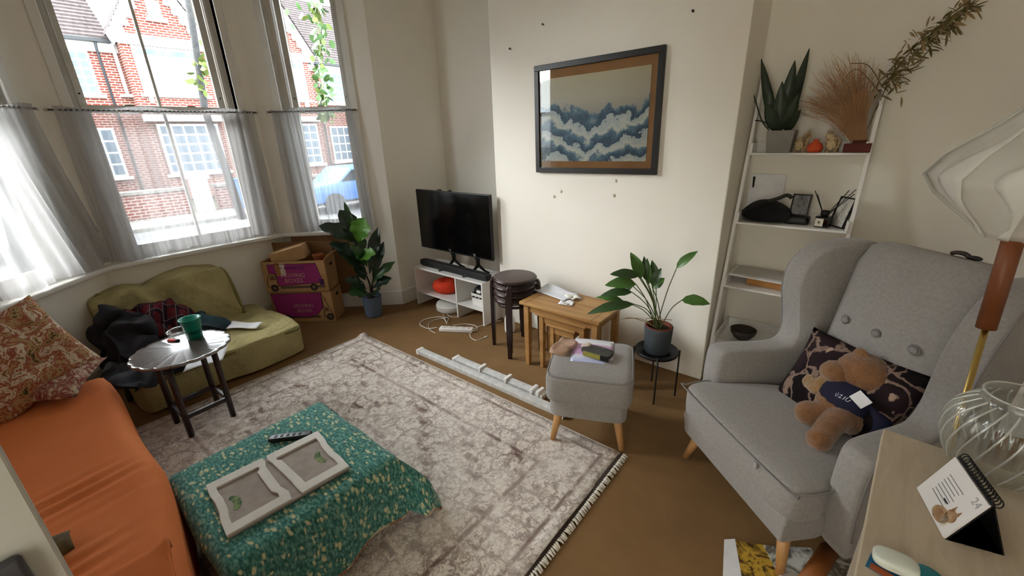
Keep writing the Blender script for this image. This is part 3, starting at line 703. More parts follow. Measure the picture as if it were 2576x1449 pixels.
# ------------------------------------------------------------------ storage box under the teal throw
TB = (-1.985, -1.325, .135, .765, .315)
sb = thing('storage_box', 'white storage ottoman hidden under a teal throw', 'storage box', (0, 0, 0))
B(TB[0] + .01, TB[1], TB[2] + .01, TB[3] - .01, .012, TB[4] - .01).build('body', mat('white_box_fabric', '#cfc8bd', .85, '#c3bbae', 5), sb, bevel=.012)
B(TB[0] + .005, TB[1] + .008, TB[2] + .005, TB[3] - .005, TB[4] - .05, TB[4] - .004).build('lid', mat('white_box_fabric', '#cfc8bd', .85), sb, bevel=.01)
def teal_mat():
    t = NT('teal_throw_print'); v = t.coord((1, 1.8, 1)); n0 = t.noise(v, 3, 3)
    vv = t.n('ShaderNodeVectorMath', _operation='ADD'); t.set(vv, 'i0', v); t.set(vv, 'i1', t.n('ShaderNodeVectorMath', _operation='SCALE', i0=t.noise(v, 14, 3).outputs[1], Scale=.07).outputs[0])
    vo = t.n('ShaderNodeTexVoronoi', Vector=vv.outputs[0], Scale=30); nf = t.noise(v, 60, 4)
    bl = t.ramp(vo.outputs['Distance'], [(.22, (1, 1, 1, 1)), (.42, (0, 0, 0, 1))]); pick = t.ramp(t.sep(vo.outputs['Color'])[0], [(.30, (0, 0, 0, 1)), (.42, (1, 1, 1, 1))])
    base = t.ramp(nf.outputs[0], [(.35, '#2f605a'), (.5, '#47827b'), (.68, '#7aab9e')])
    col = t.mix(t.math('MULTIPLY', t.math('MULTIPLY', bl, pick), .8), base, lin('#ded7a8'))
    t.bump(nf.outputs[0], .3, .004); t.set(t.b, 'Sheen Weight', .2); return t.fin(col, .9, .1)
LINING = multi_mat('paisley_lining', ['#d8cdb8', '#c9bba0', '#8f4a2a', '#d9d0bd'], 9, 2)
tw = thing('teal_throw', 'teal throw with pale speckled print draped over a white box', 'blanket', (0, 0, 0))
ax_, ay_ = (TB[1] - TB[0]) / 2 + .012, (TB[3] - TB[2]) / 2 + .012; cx_, cy_ = (TB[0] + TB[1]) / 2, (TB[2] + TB[3]) / 2; TOPZ = TB[4] + .012
def drape(p, q):
    dx, dy = max(abs(p) - ax_, 0), max(abs(q) - ay_, 0); sx, sy = (1 if p > 0 else -1), (1 if q > 0 else -1)
    r = .05; x, y = min(abs(p), ax_), min(abs(q), ay_); both = dx > 0 and dy > 0
    k = .10 if not both else .45
    down = math.hypot(dx, dy) if not both else max(dx, dy) + .25 * min(dx, dy)
    ed = min(ax_ - x, ay_ - y)
    round_ = 0 if ed > r else (r - math.sqrt(max(0, r * r - (r - ed) ** 2))) * .55
    fold = .012 * math.sin(q * 17 + p * 3) * min(1, dx * 8) + .012 * math.sin(p * 15 + 1) * min(1, dy * 8)
    z = TOPZ - round_ * (1 if down == 0 else 1) - down * .96 + .006 * noise.noise(Vector((p * 5, q * 5, 0)))
    X = sx * (x + dx * k + (fold if dx > 0 else 0) + .012 * min(1, dx * 20)); Y = sy * (y + dy * k + (fold if dy > 0 else 0) + .012 * min(1, dy * 20))
    return Vector((cx_ + X, cy_ + Y, max(z, .012)))
def throw(u, v):
    # overhang per side: +x (towards door) long, +y to the rug, -x short, -y tucked by the sofa
    hp = .225 + .05 * (1 - v) + .012 * math.sin(v * 21); hm = .10; vp = .20 + .05 * u + .01 * math.sin(u * 17); vm = .03
    p = -ax_ - hm + (2 * ax_ + hm + hp) * u; q = -ay_ - vm + (2 * ay_ + vm + vp) * v
    return drape(p, q)
two = MB().grid(throw, 70, 66).build('cloth', [teal_mat(), LINING, LINING], tw, smooth=True)
md = two.modifiers.new('th', 'SOLIDIFY'); md.thickness = .006; md.offset = 1; md.material_offset_rim = 1; md.material_offset = 0
hem = MB().tube([throw(1.0, v / 60) + Vector((.003, 0, 0)) for v in range(61)], .006, 6).build('hem', LINING, tw, smooth=True)

# ------------------------------------------------------------------ grey footstool
ft = P(1395, 1125); ang = math.atan2(.18, .405)
fs = thing('footstool', 'grey upholstered footstool with splayed wooden legs', 'footstool', (-.965, 1.815, .0115), ang)
W2 = .225
MB().soft((0, 0, .345), (.45, .45, .17), 9, 10, .004, 4).build('cushion', GREYFAB, fs, smooth=True)
MB().soft((0, 0, .225), (.41, .41, .13), 9, 10, .003, 4).build('base', GREYFAB, fs, smooth=True)
ring = []
for k in range(48):
    a = 2 * PI * k / 48; e = (abs(math.cos(a)) ** 9 + abs(math.sin(a)) ** 9) ** (1 / 9); ring.append((math.cos(a) / e * .216, math.sin(a) / e * .216, .418))
MB().tube(ring + [ring[0]], .005, 6).build('piping', PIPING, fs, smooth=True)
for sx in (-1, 1):
    for sy in (-1, 1):
        MB().tube([(sx * .15, sy * .15, .19), (sx * .185, sy * .185, 0)], [.025, .014], 12).build('leg', BEECH, fs, smooth=True)

# ------------------------------------------------------------------ nest of oak tables
def table(name, lab, x0, x1, y0, y1, h, leg, top):
    t = thing(name, lab, 'table', ((x0 + x1) / 2, (y0 + y1) / 2, 0), 0, 'nest of three oak tables'); a, b = (x1 - x0) / 2, (y1 - y0) / 2
    if top:
        B(-a, a, -b, b, h - .022, h).build('tabletop', OAK, t, bevel=.004)
        for sx in (-1, 1): B(sx * (a - .055) - .0015, sx * (a - .055) + .0015, -b, b, h - .001, h + .0008).build('board_joint', mat('oak_joint', '#6e4a22', .7), t)
    else: B(-a, a, -b, b, h - .018, h).build('tabletop', OAK, t, bevel=.004)
    i = .022
    for sx in (-1, 1):
        for sy in (-1, 1):
            x, y = sx * (a - i - leg / 2), sy * (b - i - leg / 2)
            MB().loft([[(x + q * leg / 2 * f, y + r * leg / 2 * f, z) for q, r in ((-1, -1), (1, -1), (1, 1), (-1, 1))] for z, f in ((0, .72), (h * .55, 1), (h - .02, 1))]).build('leg', OAK, t, bevel=.003)
    for sy in ((-1, 1) if top else (1, -1)):
        B(-a + i + leg * .8, a - i - leg * .8, sy * (b - i - leg / 2) - .009, sy * (b - i - leg / 2) + .009, h - .075, h - .02).build('apron', OAK, t)
    for sx in (-1, 1): B(sx * (a - i - leg / 2) - .009, sx * (a - i - leg / 2) + .009, -b + i + leg * .8, b - i - leg * .8, h - .075, h - .02).build('apron', OAK, t)
    return t
table('oak_side_table', 'largest oak side table of the nest with mail on top', -1.71, -1.085, 2.115, 2.475, .505, .042, True)
table('oak_side_table', 'middle oak side table tucked under the largest one', -1.60, -1.195, 2.145, 2.44, .435, .036, False)
table('oak_side_table', 'smallest oak side table nested inside the other two', -1.515, -1.28, 2.16, 2.43, .37, .03, False)

# ------------------------------------------------------------------ stack of dark stools
def stool(z, lab, first=None):
    s = thing('stacking_stool', lab, 'stool', (-1.90, 2.31, z), math.radians(-22.4), 'stack of dark wooden stools')
    MB().lathe([(.001, .437), (.15, .437), (.158, .443), (.158, .447), (.152, .452), (.001, .452)], 32, cap=False).build('seat', [mat('stool_seat', '#4b3f3c', .45, '#564844', 6)], s, smooth=True)
    MB().lathe([(.150, .425), (.166, .425), (.168, .44), (.160, .449), (.150, .445)], 32).build('seat_rim', DARKWOOD, s, smooth=True)
    for k in range(4):
        a = k * PI / 2 + PI / 4; d = Vector((math.cos(a), math.sin(a), 0)); tq = Vector((-d.y, d.x, 0))
        pts = [d * .172 + Vector((0, 0, .43)), d * .180 + Vector((0, 0, .41)), d * .184 + Vector((0, 0, .36)), d * .188 + Vector((0, 0, .2)), d * .192]
        b = MB(); rings = []
        for i, p in enumerate(pts):
            w = (.014, .018, .019, .018, .016)[i]; th = (.010, .012, .013, .012, .011)[i]
            rings.append([tuple(p + tq * sx * w + d * sy * th) for sx, sy in ((-1, -1), (1, -1), (1, 1), (-1, 1))])
        b.loft(rings).build('leg', DARKWOOD, s, bevel=.004)
        B(-.014, .014, 0, .052, .418, .432, M=Matrix.Rotation(a - PI / 2, 4, 'Z') @ Matrix.Translation((0, .13, 0))).build('leg_bracket', DARKWOOD, s, bevel=.003)
    MB().lathe([(.128, .385), (.136, .385), (.136, .405), (.128, .405), (.128, .385)], 28).build('ring_stretcher', DARKWOOD, s, smooth=True)
    return s
NAMES = ('lowest dark brown stool of the stack, standing on the floor', 'dark brown stool second from the bottom of the stack', 'dark brown stool just below the top of the stack', 'topmost dark brown round stool of the stack')
for i in range(4):
    s = stool(i * .051, NAMES[i])
    if i: s.rotation_euler[2] += math.radians((0, 2, -1, 3)[i])

# ------------------------------------------------------------------ television, stand and soundbar
st = thing('tv_stand', 'low white two-bay media unit under the television', 'tv stand', (-2.845, 2.62, 0))
hw, y0, y1, H_ = .467, -.178, .16, .405
B(-hw, hw, y0, y1, H_ - .016, H_).build('top', WHITE_LAM, st, bevel=.0015)
for x in (-hw + .008, .125, hw - .008): B(x - .008, x + .008, y0 + .001, y1, 0, H_ - .016).build('upright', WHITE_LAM, st, bevel=.0015)
B(-hw + .016, .117, y0 + .004, y1, .135, .150).build('shelf', WHITE_LAM, st); B(.133, hw - .016, y0 + .004, y1, .135, .150).build('shelf', WHITE_LAM, st)
tv = thing('television', 'black flat television on two splayed feet', 'television', (-2.83, 2.60, H_))
TVL, TVR, TVB, TVT = -.505, .455, .165, .735
MB().box(TVL, TVR, -.012, .02, TVB, TVT).build('bezel', BLACK, tv, bevel=.004)
B(TVL + .008, TVR - .008, -.0135, -.0115, TVB + .014, TVT - .008).build('screen', BLACK_GLOSS, tv)
B(TVL + .1, TVR - .1, .02, .06, TVB + .06, TVT - .14).build('rear_housing', BLACK, tv, bevel=.02)
B(-.2, -.16, -.005, .015, TVT, TVT + .012).build('top_clip', BLACK, tv); B(-.055, -.025, -.005, .015, TVT, TVT + .012).build('top_clip', BLACK, tv)
for x in (-.085, .235):
    f = MB().tube([(x, .0, TVB + .04), (x + .01, .02, TVB - .03), (x + .012, .02, .09)], [.024, .02, .018], 10)
    f.tube([(x + .012, .02, .09), (x + .0, -.06, .03), (x - .05, -.13, .006)], [.016, .011, .008], 8); f.tube([(x + .012, .02, .09), (x + .05, .06, .03), (x + .08, .09, .006)], [.016, .011, .008], 8)
    f.build('foot', BLACK, tv, smooth=True)
bar = thing('soundbar', 'long black soundbar lying in front of the television', 'soundbar', (-2.83, 2.535, H_), math.radians(-1))
MB().soft((0, .0, .032), (.93, .07, .062), 10, 12).build('body', mat('soundbar_mesh', '#161617', .7, '#232325', 160, .4, 900, .001), bar, smooth=True)
B(.447, .463, -.03, .03, .004, .058).build('end_cap', BLACK_GLOSS, bar, bevel=.004)

# ------------------------------------------------------------------ floor chair (beanbag) by the bay
OLIVE = mat('olive_canvas', '#b0a577', .95, '#a0966a', 5, 1.0, 11, .035, spec=.1)
bg = thing('floor_chair', 'olive green canvas floor lounge chair against the bay wall', 'floor chair', (-3.68, .72, 0), math.radians(3))
def seatf(w):
    x, y, z = w
    s = 1 + .03 * math.sin(y * 6); lump = .018 * noise.noise(Vector((x * 4, y * 4, 3))) if z > 0 else 0
    crease = -.02 * math.exp(-((x + .12) / .04) ** 2) if z > 0 else 0
    lump += .010 * math.sin(y * 16 + x * 5) * math.exp(-((x + .2) / .25) ** 2) if z > 0 else 0
    return (x * s + .012 * math.sin(y * 9) * (x > .2), y * (1 + .015 * math.sin(x * 8)), z * (1 - .14 * (x > 0) * x) + lump + crease)
MB().soft((.03, 0, .128), (.86, 1.04, .25), 22, 30, .010, 5, 4, fn=seatf).build('seat', OLIVE, bg, smooth=True)
def backf(w):
    x, y, z = w
    top_ = max(0, z * 4.2)
    sag = (-.03 * math.exp(-((y + .10) / .07) ** 2) - .035 * math.exp(-((y + .40) / .12) ** 2) + .012 * math.sin(y * 11)) * top_
    fold = .045 * math.exp(-((y + .06 + z * .5) / .05) ** 2) - .035 * math.exp(-((y - .02 + z * .4) / .035) ** 2) + .02 * math.exp(-((y - .30 + z) / .05) ** 2) - .022 * math.exp(-((y + .30 - z * .6) / .06) ** 2)
    return (x - .30 * (z + .2) + (fold if x > 0 else 0), y * (1 - .03 * top_), z + sag + .015 * noise.noise(Vector((y * 6, z * 6, 1))))
MB().soft((-.31, -.075, .42), (.22, .88, .46), 12, 34, .012, 8, 9, fn=backf).build('backrest', OLIVE, bg, smooth=True)
seam = [Vector((.03 + .425 * sx, .505 * sy, .215)) for sx, sy in ((-.6, 1), (0, 1.0), (.95, .985), (1.0, .6), (1.0, 0), (1.0, -.6), (.95, -.985), (0, -1), (-.6, -1))]
MB().tube(smoothpath(seam, 6), .010, 6).build('seat_seam', mat('olive_seam', '#7c7745', .95, '#6d683a', 8), bg, smooth=True)
MB().tube(smoothpath([(-.20, .365, .24), (-.26, .365, .40), (-.33, .355, .58), (-.37, .33, .63)], 6), .011, 6).build('back_seam', mat('olive_seam', '#7c7745', .95), bg, smooth=True)
MB().tube(smoothpath([(-.30, -.49, .22), (-.34, -.485, .40), (-.39, -.465, .58), (-.42, -.43, .63)], 6), .011, 6).build('back_seam', mat('olive_seam', '#7c7745', .95), bg, smooth=True)
def garment(name, lab, m, c, size, rz, seed, amp=.05, tilt=0):
    t = thing(name, lab, 'clothing', c, rz, 'clothes heaped on the olive floor chair')
    MB().soft((0, 0, 0), size, 5, 22, amp * 1.7, 9, seed, M=Matrix.Rotation(tilt, 4, 'Y')).build('cloth', m, t, smooth=True); return t
BLK = mat('black_cloth', '#17161a', .95, '#242228', 9, .6, 60, .006)
garment('black_jacket', 'black jacket hanging down the side of the olive floor chair', BLK, (-3.66, .30, .30), (.62, .24, .36), .05, 1, .05, .5)
def tartan():
    t = NT('tartan_cloth'); v = t.coord(rot=(.3, .2, .6)); x = t.sep(v); a = t.math('FRACT', t.math('MULTIPLY', x[0], 14)); b = t.math('FRACT', t.math('MULTIPLY', x[1], 14))
    l = t.math('MAXIMUM', t.ramp(a, [(.3, (1, 1, 1, 1)), (.34, (0, 0, 0, 1))]), t.ramp(b, [(.3, (1, 1, 1, 1)), (.34, (0, 0, 0, 1))]))
    th = t.math('MAXIMUM', t.ramp(a, [(.06, (1, 1, 1, 1)), (.08, (0, 0, 0, 1))]), t.ramp(b, [(.06, (1, 1, 1, 1)), (.08, (0, 0, 0, 1))]))
    c = t.mix(l, lin('#5a2026'), lin('#2a1a24')); return t.fin(t.mix(t.math('MULTIPLY', th, .4), c, lin('#9a8a86')), .95, .1)
garment('tartan_shirt', 'dark red tartan shirt crumpled on the olive floor chair', tartan(), (-3.80, .46, .40), (.34, .44, .18), .35, 2, .05, .35)
garment('teal_scarf', 'dark teal scarf lying beside the tartan shirt', mat('dark_teal_cloth', '#23424c', .9, '#172a33', 9), (-3.70, .72, .31), (.30, .24, .09), .7, 3, .04)
garment('grey_trousers', 'dark grey trousers trailing under the scalloped table', mat('slate_cloth', '#2b2f37', .9, '#3c414a', 8), (-3.34, .30, .27), (.40, .36, .10), .3, 5, .05)
def sheet(name, lab, m, pts, group=None, cat='paper', wav=.006, th=.001):
    t = thing(name, lab, cat, (0, 0, 0), 0, group); a, b, c, d = [Vector(p) for p in pts]
    def f(u, v):
        p = (a * (1 - u) + b * u) * (1 - v) + (d * (1 - u) + c * u) * v; p.z += wav * math.sin(u * 5 + v * 2) + wav; return p
    o = MB().grid(f, 10, 6).build('sheet', m, t, smooth=True); md = o.modifiers.new('th', 'SOLIDIFY'); md.thickness = th; return t
sheet('letter', 'folded white letter on the olive floor chair seat', PAPER, [P(568, 829, .275), P(645, 826, .27), P(662, 812, .275), P(585, 810, .28)])
sheet('letter', 'white sheet of paper poking out beneath the scalloped table', PAPER, [P(460, 940, .26), P(560, 905, .26), P(575, 870, .265), P(480, 905, .265)])
# ------------------------------------------------------------------ wing armchair
CH_YAW = math.radians(-41); CH_O = (-.24, 1.63, 0)
ch = thing('wing_armchair', 'grey wool wing armchair with buttoned back and wooden legs', 'armchair', CH_O, CH_YAW)
CHM = RZ(CH_YAW, CH_O); CHI = CHM.inverted()
# local: x right (of the sitter seen from the front: camera right), y to the back, z up
def side_prof():
    return smoothpath([(.20, .17), (.165, .36), (.163, .53), (.178, .588), (.225, .605), (.40, .605), (.49, .625), (.525, .69), (.515, .80), (.505, .90), (.525, 1.0), (.585, 1.075), (.68, 1.11), (.80, 1.105)], 4) + [Vector((.86, 1.08)), Vector((.80, .60)), Vector((.76, .17))]
def flare(x, y, z, sg):
    base = .368 - .082 * max(0, min(1, (y - .17) / .55)); wing = .045 * max(0, (z - .62) / .45) * max(0, min(1, (.80 - y) / .3))
    return sg * (base + x + wing)
prof = side_prof()
for sg in (-1, 1):
    rings = []
    T = .115; ks = [(-.5, .90), (-.42, .975), (-.28, 1.0), (.28, 1.0), (.42, .975), (.5, .90)]
    cy, cz = .52, .52
    for kx, sc_ in ks:
        ring = []
        for p in prof:
            y, z = p.x, p.y
            # shrink towards the middle of the side panel for a rounded rim
            nx_, nz_ = y - cy, z - cz; dlen = math.hypot(nx_, nz_); inset = (1 - sc_) * .22
            y2, z2 = y - nx_ / dlen * inset, z - nz_ / dlen * inset
            ring.append((flare(kx * T, y2, z2, sg), y2, z2))
        rings.append(ring)
    MB().loft(rings).build('arm_and_wing', GREYFAB, ch, smooth=True)
    edge_pts = [(flare(.5 * T - .004, p.x, p.y, sg), p.x, p.y) for p in prof[2:len(prof) - 3]]
    def inset_pt(p, k):
        y, z = p[1], p[2]; nx_, nz_ = y - cy, z - cz; d = math.hypot(nx_, nz_); return (p[0], y - nx_ / d * k, z - nz_ / d * k)
    MB().tube([inset_pt(p, .014) for p in edge_pts], .003, 6).build('piping', PIPING, ch, smooth=True)
    # front scroll seam on the arm
# back
rings = []
for i in range(11):
    f = i / 10; z = .36 + (1.105 - .36) * f; y = .60 + .165 * f; wdt = .222 + .022 * f
    if i == 10: wdt -= .02
    th = .14 if i < 10 else .10; ring = []
    for k in range(24):
        a = 2 * PI * k / 24; e = (abs(math.cos(a)) ** 4 + abs(math.sin(a)) ** 4) ** .25
        px_, py_ = math.cos(a) / e, math.sin(a) / e
        bulge = -.025 * (1 - px_ * px_) * math.sin(PI * f) if py_ < 0 else 0
        ring.append((px_ * wdt, y + py_ * th / 2 + bulge, z))
    rings.append(ring)
ring = [(p[0] * .9, .78 + (p[1] - .765) * .5, 1.122) for p in rings[-1]]; rings.append(ring)
MB().loft(rings).build('backrest', GREYFAB, ch, smooth=True)
for x in (-.14, 0.0, .14):
    MB().ell((x, .600 + .33 * x * x, .80), (.016, .007, .014), 14, 8).build('button', mat('button_fabric', '#8a8787', .9), ch, smooth=True)
    dm = MB().lathe([(.017, 0), (.021, .001), (.017, .002)], 16, M=Matrix.Translation((x, .604 + .33 * x * x, .80)) @ Matrix.Rotation(PI / 2, 4, 'X')); dm.build('button_tuft', mat('grey_wool_dark', '#7d7a7b', .95), ch, smooth=True)
# seat cushion (T-shaped) and frame rail
def seatpoly(k=0.0):
    return [(-.345 - k, .03), (-.30, .0 - k), (.30, .0 - k), (.345 + k, .03), (.355 + k, .145), (.312 + k * .2, .165), (.245, .60), (-.245, .60), (-.312 - k * .2, .165), (-.355 - k, .145)]
def pad(z0, z1, dome, k):
    poly = seatpoly(k); m = MB(); n = len(poly); c = Vector((0, .3))
    rs = []
    for z, s in ((z0, .955), (z0 + .012, .985), (z0 + .03, 1.0), (z1 - .03, 1.0), (z1 - .012, .988), (z1, .955), (z1 + dome * .6, .75), (z1 + dome, .4)):
        rs.append([(c.x + (p[0] - c.x) * s, c.y + (p[1] - c.y) * s, z) for p in poly])
    return m.loft(rs)
pad(.285, .44, .018, 0).build('seat_cushion', GREYFAB, ch, smooth=True, sub=2)
fp = [(-.325, .02), (.325, .02), (.335, .16), (.26, .72), (-.26, .72), (-.335, .16)]
m = MB(); m.loft([[(p[0] * s, .35 + (p[1] - .35) * s, z) for p in fp] for z, s in ((.165, .93), (.175, .97), (.27, 1.0), (.30, .99))]); m.build('seat_rail', GREYFAB, ch, smooth=False, bevel=.012, seg=3)
tp = [(p[0] * .99, .3 + (p[1] - .3) * .985, .428) for p in seatpoly()]
MB().tube(smoothpath([tp[8], tp[9], tp[0], tp[1], tp[2], tp[3], tp[4], tp[5]], 5), .0032, 6).build('cushion_piping', PIPING, ch, smooth=True)
B(.17, .182, -.006, .002, .40, .425).build('care_loop', mat('care_loop_cloth', '#a3a1a2', .9), ch)
for (x, y, dx, dy) in ((-.27, .09, -.05, -.03), (.27, .09, .05, -.03), (-.22, .66, -.04, .07), (.22, .66, .04, .07)):
    MB().tube([(x, y, .18), (x + dx, y + dy, 0)], [.026, .014], 12).build('leg', BEECH, ch, smooth=True)

# cushion on the armchair seat
FLOR = NT('dark_floral'); v_ = FLOR.coord(); vo_ = FLOR.n('ShaderNodeTexVoronoi', Vector=FLOR.n('ShaderNodeVectorMath', _operation='ADD', i0=v_, i1=FLOR.n('ShaderNodeVectorMath', _operation='SCALE', i0=FLOR.noise(v_, 12, 3).outputs[1], Scale=.1).outputs[0]).outputs[0], Scale=17)
pt_ = FLOR.ramp(vo_.outputs['Distance'], [(.16, (1, 1, 1, 1)), (.26, (0, 0, 0, 1))]); pk_ = FLOR.ramp(FLOR.sep(vo_.outputs['Color'])[1], [(.52, (0, 0, 0, 1)), (.56, (1, 1, 1, 1))])
vd_ = FLOR.n('ShaderNodeTexVoronoi', Vector=vo_.inputs[0].links[0].from_socket, Scale=8, _feature='DISTANCE_TO_EDGE'); ln_ = FLOR.ramp(vd_.outputs['Distance'], [(.02, (.55, .55, .55, 1)), (.05, (0, 0, 0, 1))])
FLORM = FLOR.fin(FLOR.mix(FLOR.math('MAXIMUM', ln_, FLOR.math('MULTIPLY', pt_, pk_)), FLOR.ramp(FLOR.noise(v_, 5, 2).outputs[0], [(.4, '#1a1416'), (.65, '#33252a')]), lin('#a98f80')), .85, .1)
cc = thing('dark_floral_cushion', 'black cushion with pale flowers propped on the armchair', 'cushion')
cM = CHM @ TR((.02, .50, .575), rx=math.radians(62), rz=math.radians(8))
MB().pillow(.47, .36, .14, cM, 16, .02, 5).build('cover', FLORM, cc, smooth=True)
ar_w = CHM @ Vector((.33, .3, .6))

# teddy bear
FUR = mat('brown_plush', '#7a5230', .95, '#8b6240', 30, .9, 160, .008, spec=.05, sheen=.5); FUR2 = mat('tan_plush', '#9a7a55', .95, '#8b6c49', 30, .8, 160, .006, spec=.05, sheen=.5)
tb = thing('teddy_bear', 'brown plush teddy bear in a navy top slumped on the armchair', 'teddy bear')
hd_ = P(2172, 940, .66); bd_ = P(2120, 1010, .55); f1 = P(2035, 1040, .49); f2 = P(2062, 1105, .48); k2 = P(2105, 1055, .52)
ZR = Matrix.Rotation(CH_YAW, 4, 'Z')
NAVY = mat('navy_jersey', '#151630', .9, '#1b1d3a', 8, .3, 200, .002)
bM = Matrix.Translation(bd_) @ ZR @ Matrix.Rotation(math.radians(-38), 4, 'X')
body = MB().ell((0, 0, 0), (.090, .078, .105), 20, 14, bM, .06, 12, 1); body.build('body', FUR, tb, smooth=True)
MB().ell((0, 0, .012), (.096, .085, .088), 20, 14, bM, .05, 10, 2).build('navy_top', NAVY, tb, smooth=True)
hM = Matrix.Translation(hd_) @ ZR
hb = MB().ell((0, 0, 0), (.098, .090, .082), 20, 14, hM, .05, 10, 3); ho = hb.build('head', FUR, tb, smooth=True)
mz = P(2105, 938, .645); MB().ell((0, 0, 0), (.062, .055, .048), 16, 12, Matrix.Translation(mz) @ ZR, .05, 10, 4).build('muzzle', FUR, ho, smooth=True)
MB().ell((0, 0, 0), (.014, .012, .010), 10, 8, Matrix.Translation(P(2082, 942, .642))).build('nose', mat('tan_nose', '#8f6a4c', .6), ho, smooth=True)
e1 = P(2165, 893, .735); MB().ell((0, 0, 0), (.030, .014, .028), 14, 10, Matrix.Translation(e1) @ ZR).build('ear', FUR, ho, smooth=True)
e2 = P(2215, 945, .665); MB().lathe([(.012, -.006), (.030, -.004), (.036, .004), (.03, .012), (.018, .008), (.001, .004)], 16, M=Matrix.Translation(e2) @ Matrix.Rotation(CH_YAW + 1.2, 4, 'Z') @ Matrix.Rotation(math.radians(-65), 4, 'X')).build('ear', FUR, ho, smooth=True)
def limb(nm, pts, rs, m):
    b = MB(); b.tube(smoothpath(pts, 5), [rs[0] + (rs[1] - rs[0]) * i / (5 * (len(pts) - 1)) for i in range(5 * (len(pts) - 1) + 1)], 14)
    b.ell(pts[-1], (rs[1] * 1.08,) * 3, 14, 10); b.ell(pts[0], (rs[0],) * 3, 12, 8); return b.build(nm, m, tb, smooth=True)
hip = bd_ + Vector((-.01, -.03, -.05))
limb('leg', [hip + Vector((-.04, .03, 0)), (hip + f1) / 2 + Vector((0, 0, .01)), f1], (.045, .048), FUR)
limb('leg', [hip + Vector((.05, -.02, 0)), k2, f2], (.05, .042), FUR)
limb('arm', [bd_ + Vector((-.06, .05, .05)), P(2060, 975, .57), P(2042, 962, .56)], (.034, .032), FUR2)
limb('arm', [bd_ + Vector((.075, -.01, .045)), bd_ + Vector((.12, -.05, 0)), bd_ + Vector((.125, -.08, -.05))], (.034, .034), NAVY)
# hang tag and chest print
tgo = P(2165, 1005, .625); MB().box(-.028, .028, -.0006, .0006, -.022, .022, M=Matrix.Translation(tgo) @ ZR @ TR((0, 0, 0), rx=math.radians(-42), ry=math.radians(20))).build('paper_tag', PAPER, tb)
for i, s_ in enumerate('UZIU'):
    q = P(2105 + i * 9, 995 + (i - .5) * 4.5, .625); text('chest_print', s_, .022, mat('print_white', '#c9cbd6', .8), tb, Matrix.Translation(q) @ ZR @ TR((0, 0, 0), rx=math.radians(48), ry=math.radians(20 * (i - 1.5) - 10)))
# ------------------------------------------------------------------ scalloped occasional table and what stands on it
sd = thing('occasional_table', 'small dark wooden table with scalloped round top', 'table', (-2.87, .435, .0125), math.radians(4))
TOPM = mat('dark_polished_top', '#40312e', .3, '#54423e', 5, spec=.9)
TOPM.node_tree.nodes['Principled BSDF'].inputs['Coat Weight'].default_value = 1.0; TOPM.node_tree.nodes['Principled BSDF'].inputs['Coat IOR'].default_value = 2.3; TOPM.node_tree.nodes['Principled BSDF'].inputs['Coat Roughness'].default_value = .10
TZ = .495; rings = []
for r0, z in ((.001, TZ - .018), (.225, TZ - .018), (.238, TZ - .012), (.238, TZ - .004), (.232, TZ + .002), (.215, TZ - .001), (.001, TZ - .001)):
    rings.append([(r0 * (1 + (.05 * abs(math.cos(9 * a)) ** .6 - .03 if r0 > .2 else 0)) * math.cos(a), r0 * (1 + (.05 * abs(math.cos(9 * a)) ** .6 - .03 if r0 > .2 else 0)) * math.sin(a), z) for a in [2 * PI * k / 144 for k in range(144)]])
MB().loft(rings, cap=False).build('tabletop', TOPM, sd, smooth=True, ang=20)
for sx in (-1, 1):
    for sy in (-1, 1):
        MB().tube([(sx * .112, sy * .112, 0), (sx * .112, sy * .112, TZ - .02)], .0165, 8).build('leg', DARKWOOD, sd, smooth=True)
for sx in (-1, 1): B(sx * .112 - .008, sx * .112 + .008, -.10, .10, .115, .14).build('stretcher', DARKWOOD, sd); B(-.10, .10, sx * .112 - .008, sx * .112 + .008, .115, .14).build('stretcher', DARKWOOD, sd)
for sx in (-1, 1): B(sx * .112 - .01, sx * .112 + .01, -.11, .11, TZ - .055, TZ - .018).build('apron', DARKWOOD, sd); B(-.11, .11, sx * .112 - .01, sx * .112 + .01, TZ - .055, TZ - .018).build('apron', DARKWOOD, sd)
TT = TZ + .009
p = P(492, 850, TT); cp = thing('tumbler', 'teal plastic tumbler on the scalloped table', 'cup', p); cp.scale = (1.3, 1.3, 1.3)
TEAL = mat('teal_plastic', '#128a76', .35)
MB().lathe([(.001, .0), (.030, 0), (.033, .04), (.041, .095), (.043, .096), (.043, .100), (.039, .100), (.030, .006), (.001, .006)], 28).build('body', TEAL, cp, smooth=True)
MB().lathe([(.041, .096), (.0445, .098), (.043, .102), (.040, .100)], 28).build('rim', TEAL, cp, smooth=True)
p = P(452, 842, TT); ash = thing('ashtray', 'clear glass ashtray beside the teal tumbler', 'ashtray', p)
MB().lathe([(.001, 0), (.05, 0), (.058, .012), (.062, .03), (.056, .032), (.048, .014), (.044, .009), (.001, .009)], 28).build('bowl', GLASS, ash, smooth=True)
MB().lathe([(.055, .028), (.062, .030), (.060, .034), (.055, .032)], 28, rib=.03, ribn=4).build('rim', GLASS, ash, smooth=True)
p = P(437, 859, TT); lg = thing('lighter', 'small red disposable lighter on the scalloped table', 'lighter', (p.x, p.y, TT), .55)
MB().soft((-.008, 0, .0075), (.058, .024, .015), 5, 6).build('body', mat('red_plastic', '#c22a18', .3), lg, smooth=True); MB().soft((.028, 0, .0075), (.018, .018, .014), 6, 4).build('hood', BLACK, lg, smooth=True)

